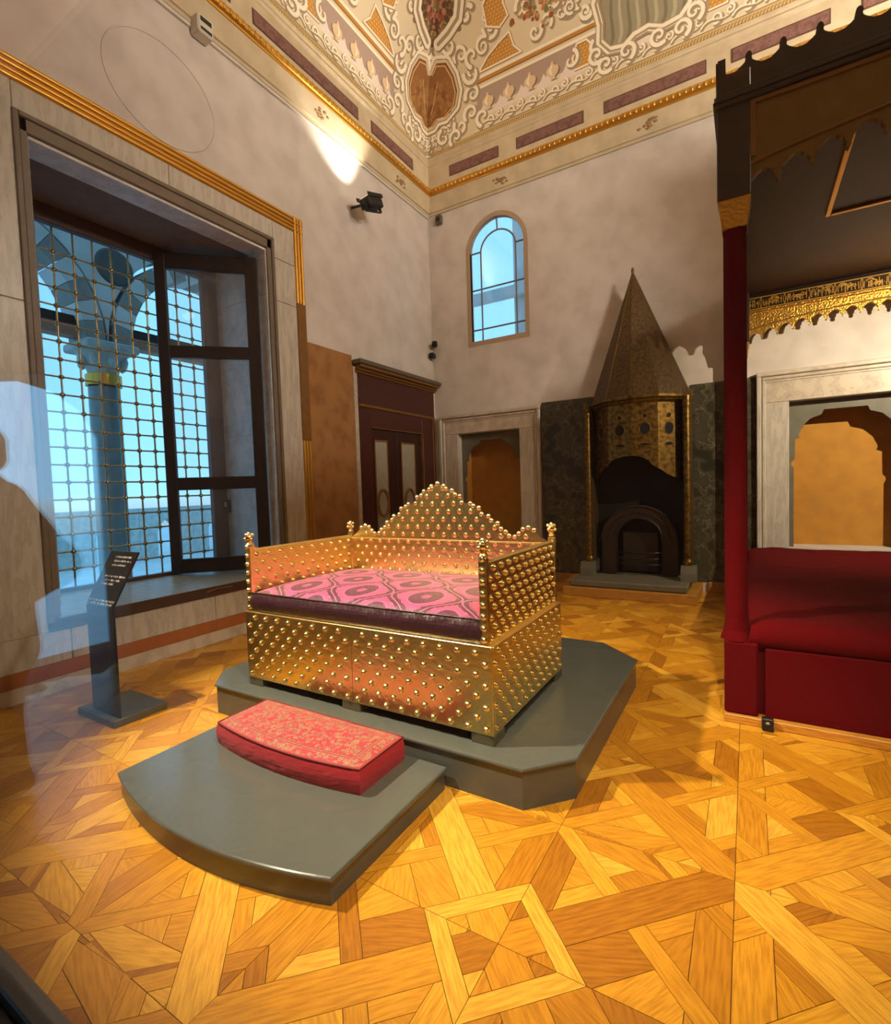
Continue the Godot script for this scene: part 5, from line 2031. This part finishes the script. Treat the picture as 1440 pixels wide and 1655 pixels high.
func sign_stand() -> void:
	var s := thing("sign_stand", "black bent-sheet information stand with white text lines beside the window", "sign", V(0.86, 0, 5.69))
	bx("base", V(-0.24, 0, -0.17), V(0.25, 0.05, 0.185), mat("base_grey", Color(0.30, 0.30, 0.27), 0.4), s, 0.006)
	var b := MB.new()
	var th := 0.014
	b.box(V(-0.11, 0.05, 0.13), V(0.24, 0.785, 0.13 + th), 0.002)
	part("upright", b, M.black, s)
	var a := V(-0.11, 0.785, 0.13)
	var d := V(0, 0.345, -0.185).normalized()
	var t := Transform3D(Basis(V(1, 0, 0), d, V(1, 0, 0).cross(d)), a)
	b = MB.new()
	b.box(V(0, 0, 0), V(0.35, 0.385, th), 0.002, t)
	var p := part("text_panel", b, M.black, s)
	# white lines of small print, built as runs of short raised marks
	var r := RandomNumberGenerator.new()
	r.seed = 21
	for e in [[0.10, 0.335, 0.20], [0.10, 0.305, 0.21], [0.10, 0.275, 0.17], [0.075, 0.195, 0.26], [0.075, 0.167, 0.21], [0.075, 0.140, 0.15], [0.01, 0.025, 0.33], [0.01, 0.004, 0.32]]:
		var q := MB.new()
		var x: float = e[0]
		while x < e[0] + e[2]:
			var w := r.randf_range(0.006, 0.012)
			if r.randf() < 0.85:
				var h := 0.011 if r.randf() < 0.7 else 0.015
				q.box(V(x, e[1], th), V(x + w * 0.35, e[1] + h, th + 0.0008), 0.0, t)
				q.box(V(x, e[1] + (0.0 if r.randf() < 0.5 else 0.008), th), V(x + w * 0.9, e[1] + (0.003 if r.randf() < 0.5 else 0.011), th + 0.0008), 0.0, t)
			x += w + 0.002
		var o := part("text_line", q, M.lettering, p)
		o.set_meta("kind", "stuff")


func small_devices() -> void:
	var s := thing("wall_sensor", "white wall sensor box with two dark slots below the cornice", "sensor", V(0, 5.98, 4.21))
	bx("body", V(0, 0, -0.085), V(0.14, 0.17, 0.085), M.white_plastic, s, 0.015)
	bx("slot", V(0.138, 0.10, -0.06), V(0.143, 0.145, 0.06), M.black_matt, s, 0.002)
	bx("slot", V(0.138, 0.02, -0.06), V(0.143, 0.05, 0.06), M.black_matt, s, 0.002)
	var c := MB.new()
	c.box(V(0, 6.045, 0.03), V(0.028, 6.08, 4.12), 0.005)
	c.box(V(0, 6.045, 4.30), V(0.028, 6.08, 6.9), 0.005)
	tag(obj("cable_conduit", c.mesh(), M.white_plastic), "white cable conduit running below the cornice of the window wall", "conduit")
	var d := thing("alarm_box", "small grey alarm box beside the upper window, in the corner", "alarm", V(0.225, 5.9, 0))
	bx("body", V(-0.055, 0, 0), V(0.055, 0.15, 0.07), mat("grey_plastic", Color(0.33, 0.30, 0.26), 0.5), d, 0.012)
	bx("lens", V(-0.03, 0.05, 0.07), V(0.03, 0.11, 0.076), M.black_matt, d, 0.004)
	for e in [[0.10, 3.93, 0.10, "upper of the two small black cameras in the room corner", 0.5], [0.06, 3.74, 0.12, "lower of the two small black cameras in the room corner", 0.2]]:
		var k := thing("security_camera", e[3], "camera", V(e[0], e[1], e[2]), e[4], "cameras in the room corner")
		bx("housing", V(-0.045, -0.045, -0.06), V(0.045, 0.045, 0.06), M.black_matt, k, 0.015)
		var m := MB.new()
		m.lathe([[0.03, 0.0], [0.03, 0.02], [0.0, 0.02]], Transform3D(Basis(V(1, 0, 0), V(0, 0, 1), V(0, -1, 0)), V(0, 0, 0.06)), 12)
		part("lens", m, M.black, k)
		m = MB.new()
		m.tube([V(0, 0, -0.05), V(-0.03, 0.0, -0.09), V(-0.05, 0.0, -0.11)], 0.012, 6)
		part("bracket", m, mat("grey_bracket", Color(0.5, 0.47, 0.43), 0.5) if not M.has("grey_bracket") else M.grey_bracket, k)
	var w := MB.new()
	w.tube([V(0.012, 3.70, 0.015), V(0.012, 3.5, 0.012), V(0.012, 3.3, 0.012)], 0.008, 6)
	w.tube([V(0.012, 3.98, 0.012), V(0.012, 5.0, 0.012), V(0.012, 6.05, 0.012)], 0.006, 6)
	tag(obj("camera_cable", w.mesh(), M.white_plastic), "thin pale cable running down the room corner", "cable")


# ---------------------------------------------------------------- the visitor whose dark shape the glass mirrors

func figure(bones: Array, cell: float, blend: float) -> MB:
	# tapered capsules joined by a smooth minimum, meshed as surface nets
	var lo := Vector3.ONE * 1e9
	var hi := -lo
	for b in bones:
		var r := maxf(b[1], b[3]) + 0.06
		for p in [b[0], b[2]]:
			lo = lo.min(p - Vector3.ONE * r)
			hi = hi.max(p + Vector3.ONE * r)
	var n := Vector3i(((hi - lo) / cell).ceil())
	var field := PackedFloat32Array()
	field.resize((n.x + 1) * (n.y + 1) * (n.z + 1))
	var at := func(x: int, y: int, z: int) -> int: return (z * (n.y + 1) + y) * (n.x + 1) + x
	var dist := func(p: Vector3) -> float:
		var d := 1e9
		for b in bones:
			var ab: Vector3 = b[2] - b[0]
			var t := clampf((p - b[0]).dot(ab) / maxf(ab.length_squared(), 1e-9), 0, 1)
			var q: Vector3 = p - b[0] - ab * t
			if b.size() > 4: q /= b[4]
			var e := q.length() - lerpf(b[1], b[3], t)
			var h := clampf(0.5 + 0.5 * (d - e) / blend, 0, 1)
			d = lerpf(d, e, h) - blend * h * (1.0 - h) if d < 1e8 else e
		return d
	for z in n.z + 1:
		for y in n.y + 1:
			for x in n.x + 1:
				field[at.call(x, y, z)] = dist.call(lo + V(x, y, z) * cell)
	var id := {}
	var pts := PackedVector3Array()
	var m := MB.new()
	for z in n.z:
		for y in n.y:
			for x in n.x:
				var s := Vector3.ZERO
				var k := 0
				for e in [[0,0,0,1,0,0],[0,1,0,1,1,0],[0,0,1,1,0,1],[0,1,1,1,1,1],[0,0,0,0,1,0],[1,0,0,1,1,0],[0,0,1,0,1,1],[1,0,1,1,1,1],[0,0,0,0,0,1],[1,0,0,1,0,1],[0,1,0,0,1,1],[1,1,0,1,1,1]]:
					var f0 := field[at.call(x + e[0], y + e[1], z + e[2])]
					var f1 := field[at.call(x + e[3], y + e[4], z + e[5])]
					if (f0 < 0) != (f1 < 0):
						s += V(e[0], e[1], e[2]).lerp(V(e[3], e[4], e[5]), f0 / (f0 - f1))
						k += 1
				if k:
					id[at.call(x, y, z)] = pts.size()
					pts.append(lo + (V(x, y, z) + s / k) * cell)
	var nr := PackedVector3Array()
	for p in pts:
		var h := cell * 0.5
		nr.append(V(dist.call(p + V(h, 0, 0)) - dist.call(p - V(h, 0, 0)), dist.call(p + V(0, h, 0)) - dist.call(p - V(0, h, 0)), dist.call(p + V(0, 0, h)) - dist.call(p - V(0, 0, h))).normalized())
	for z in range(1, n.z):
		for y in range(1, n.y):
			for x in range(1, n.x):
				var f0 := field[at.call(x, y, z)]
				for ax in [[1, 0, 0, 0, -1, 0, 0, 0, -1], [0, 1, 0, -1, 0, 0, 0, 0, -1], [0, 0, 1, -1, 0, 0, 0, -1, 0]]:
					var f1 := field[at.call(x + ax[0], y + ax[1], z + ax[2])]
					if (f0 < 0) == (f1 < 0): continue
					var q := [at.call(x, y, z), at.call(x + ax[3], y + ax[4], z + ax[5]), at.call(x + ax[3] + ax[6], y + ax[4] + ax[7], z + ax[5] + ax[8]), at.call(x + ax[6], y + ax[7], z + ax[8])]
					if not (id.has(q[0]) and id.has(q[1]) and id.has(q[2]) and id.has(q[3])): continue
					var i := [id[q[0]], id[q[1]], id[q[2]], id[q[3]]]
					m.stri(pts[i[0]], pts[i[1]], pts[i[2]], nr[i[0]], nr[i[1]], nr[i[2]])
					m.stri(pts[i[0]], pts[i[2]], pts[i[3]], nr[i[0]], nr[i[2]], nr[i[3]])
	return m


func visitor() -> void:
	var p := thing("person", "visitor in a dark coat, hands in pockets, mirrored dimly in the glass", "person", V(1.33, 0, 7.40), PI)
	p.scale = Vector3.ONE * 1.07
	# trunk, arms to the pockets, legs and shoes: one continuous body
	var bones := [
		[V(0, 0.93, 0), 0.155, V(0, 1.18, 0.0), 0.15, V(1.15, 1, 0.85)], [V(0, 1.18, 0), 0.15, V(0, 1.36, -0.01), 0.165, V(1.15, 1, 0.8)], [V(-0.15, 1.42, -0.01), 0.075, V(0.15, 1.42, -0.01), 0.075],
		[V(0, 1.44, -0.01), 0.06, V(0, 1.54, 0.01), 0.055], [V(0, 0.90, 0), 0.165, V(0, 0.70, 0), 0.18, V(1.15, 1, 0.9)]]
	for s in [-1.0, 1.0]:
		bones += [[V(s * 0.20, 1.40, -0.01), 0.085, V(s * 0.49, 1.12, -0.07), 0.09], [V(s * 0.49, 1.12, -0.07), 0.09, V(s * 0.22, 0.90, 0.08), 0.06],
			[V(s * 0.10, 0.86, 0), 0.092, V(s * 0.11, 0.48, 0.02), 0.068], [V(s * 0.11, 0.48, 0.02), 0.066, V(s * 0.115, 0.10, -0.01), 0.05], [V(s * 0.115, 0.05, -0.03), 0.046, V(s * 0.13, 0.045, 0.14), 0.042]]
	part("clothed_body", figure(bones, 0.026, 0.05), M.visitor_coat, p)
	var skin := mat("skin", Color(0.72, 0.52, 0.42), 0.6)
	var head := [[V(0, 1.66, 0.0), 0.085, V(0, 1.58, 0.025), 0.062], [V(0, 1.54, 0.01), 0.05, V(0, 1.60, 0.01), 0.055], [V(0, 1.635, 0.088), 0.012, V(0, 1.605, 0.103), 0.016], [V(-0.082, 1.62, 0.0), 0.016, V(-0.084, 1.645, -0.005), 0.02], [V(0.082, 1.62, 0.0), 0.016, V(0.084, 1.645, -0.005), 0.02], [V(-0.02, 1.57, 0.078), 0.011, V(0.02, 1.57, 0.078), 0.011]]
	for b in head:
		b[0] += V(0.07, 0, 0.0)
		b[2] += V(0.09 if b != head[1] else 0.06, 0, 0.0)
	part("head", figure(head, 0.012, 0.018), skin, p)
	var eye := MB.new()
	for s in [-1.0, 1.0]:
		eye.ball(V(s * 0.033 + 0.08, 1.642, 0.073), V(0.012, 0.008, 0.01), 8, 5)
	part("eyes", eye, M.black, p)
	part("hair", figure([[V(0.08, 1.69, -0.03), 0.09, V(0.08, 1.62, -0.045), 0.075], [V(0.08, 1.725, 0.02), 0.055, V(0.08, 1.73, -0.02), 0.06]], 0.016, 0.03), mat("hair", Color(0.08, 0.06, 0.05), 0.7), p)


# ---------------------------------------------------------------- lamps

func floodlight(at: Vector3, aim: Vector3, wall: Vector3, energy: float, cone: float, col: Color, label: String, size := 0.05, blend := 0.6) -> void:
	var f := thing("floodlight", label, "lamp", at, 0.0, "floodlights of the room")
	var d := (aim - at).normalized()
	var up := Vector3.UP if absf(d.y) < 0.9 else wall
	var bs := Basis.looking_at(d, up)
	var t := Transform3D(bs, Vector3.ZERO)
	var b := MB.new()
	b.box(V(-0.15, -0.09, -0.02), V(0.15, 0.09, 0.11), 0.015, t)
	b.box(V(-0.165, -0.105, -0.05), V(0.165, -0.092, 0.0), 0.003, t)
	b.box(V(-0.165, 0.092, -0.05), V(0.165, 0.105, 0.0), 0.003, t)
	b.box(V(-0.165, -0.02, 0.03), V(-0.151, 0.02, 0.15), 0.003, t)
	b.box(V(0.151, -0.02, 0.03), V(0.165, 0.02, 0.15), 0.003, t)
	b.box(V(-0.165, -0.02, 0.14), V(0.165, 0.02, 0.152), 0.003, t)
	part("housing", b, M.black_matt, f)
	b = MB.new()
	b.tube([t * V(0, 0, 0.145), t * V(0, 0, 0.145).lerp(-wall * 0.16, 0.5), -wall * 0.16], 0.018, 8)
	part("bracket", b, M.black_matt, f)
	b = MB.new()
	b.box(V(-0.13, -0.075, -0.024), V(0.13, 0.075, -0.0205), 0.0, t)
	var gm := mat("lamp_face_%d" % used.size(), col, 0.4)
	gm.emission_enabled = true
	gm.emission = col
	gm.emission_energy_multiplier = 2.0
	part("lamp_glass", b, gm, f)
	var l := SpotLight3D.new()
	l.name = "lamp_beam"
	l.light_color = col
	l.light_energy = energy
	l.light_size = size
	l.spot_range = 20.0
	l.spot_attenuation = 2.0
	l.spot_angle = cone
	l.spot_angle_attenuation = blend
	l.shadow_enabled = true
	f.add_child(l)
	l.transform = Transform3D(bs, d * 0.06)


func lamps() -> void:
	var warm := Color(1.0, 0.925, 0.79)
	var amber := Color(1.0, 0.91, 0.75)
	var soft := Color(1.0, 0.945, 0.865)
	# the visible one, throwing its light up under the cornice
	floodlight(V(0.32, 5.38, 1.98), V(0.16, 6.5, 2.36), V(2.05, 0, 0), 4.2, 44.0, soft, "black floodlight on the window wall, turned up to the cornice", 0.06)
	# its companions outside the picture
	floodlight(V(7.53, 5.36, 1.6), V(5.6, 8.0, 0.6), V(-1.1, 0, 0), 22.0, 54.0, soft, "black floodlight on the wall beyond the canopied throne, turned up")
	floodlight(V(7.53, 5.36, 5.4), V(5.4, 8.2, 4.4), V(-1.1, 0, 0), 20.0, 62.0, soft, "black floodlight on the right wall near the glass screen, turned up")
	floodlight(V(7.53, 5.3, 3.9), V(0.0, 3.6, 2.6), V(-1.1, 0, 0), 26.0, 42.0, soft, "black floodlight on the right wall over the canopied throne, turned to the window wall", 0.3)
	floodlight(V(0.9, 4.5, 6.81), V(2.6, 0.6, 4.9), V(0, 0, -1.1), 50.0, 27.0, warm, "black floodlight over the left end of the glass screen, aimed at the gold throne")
	floodlight(V(4.9, 4.6, 6.81), V(3.2, 0.4, 4.7), V(0, 0, -1.1), 22.0, 29.0, amber, "black floodlight over the middle of the glass screen, aimed at the gold throne")
	floodlight(V(6.6, 4.8, 6.81), V(4.2, 0.0, 5.7), V(0, 0, -1.1), 11.0, 29.0, amber, "black floodlight over the right end of the glass screen, aimed at the floor")
	floodlight(V(6.85, 3.30, 2.25), V(5.5, 1.8, 0.0), V(0, -2.62, 0), 15.0, 58.0, warm, "small floodlight hung inside the canopy, aimed at the bright niche", 0.012, 1.0)
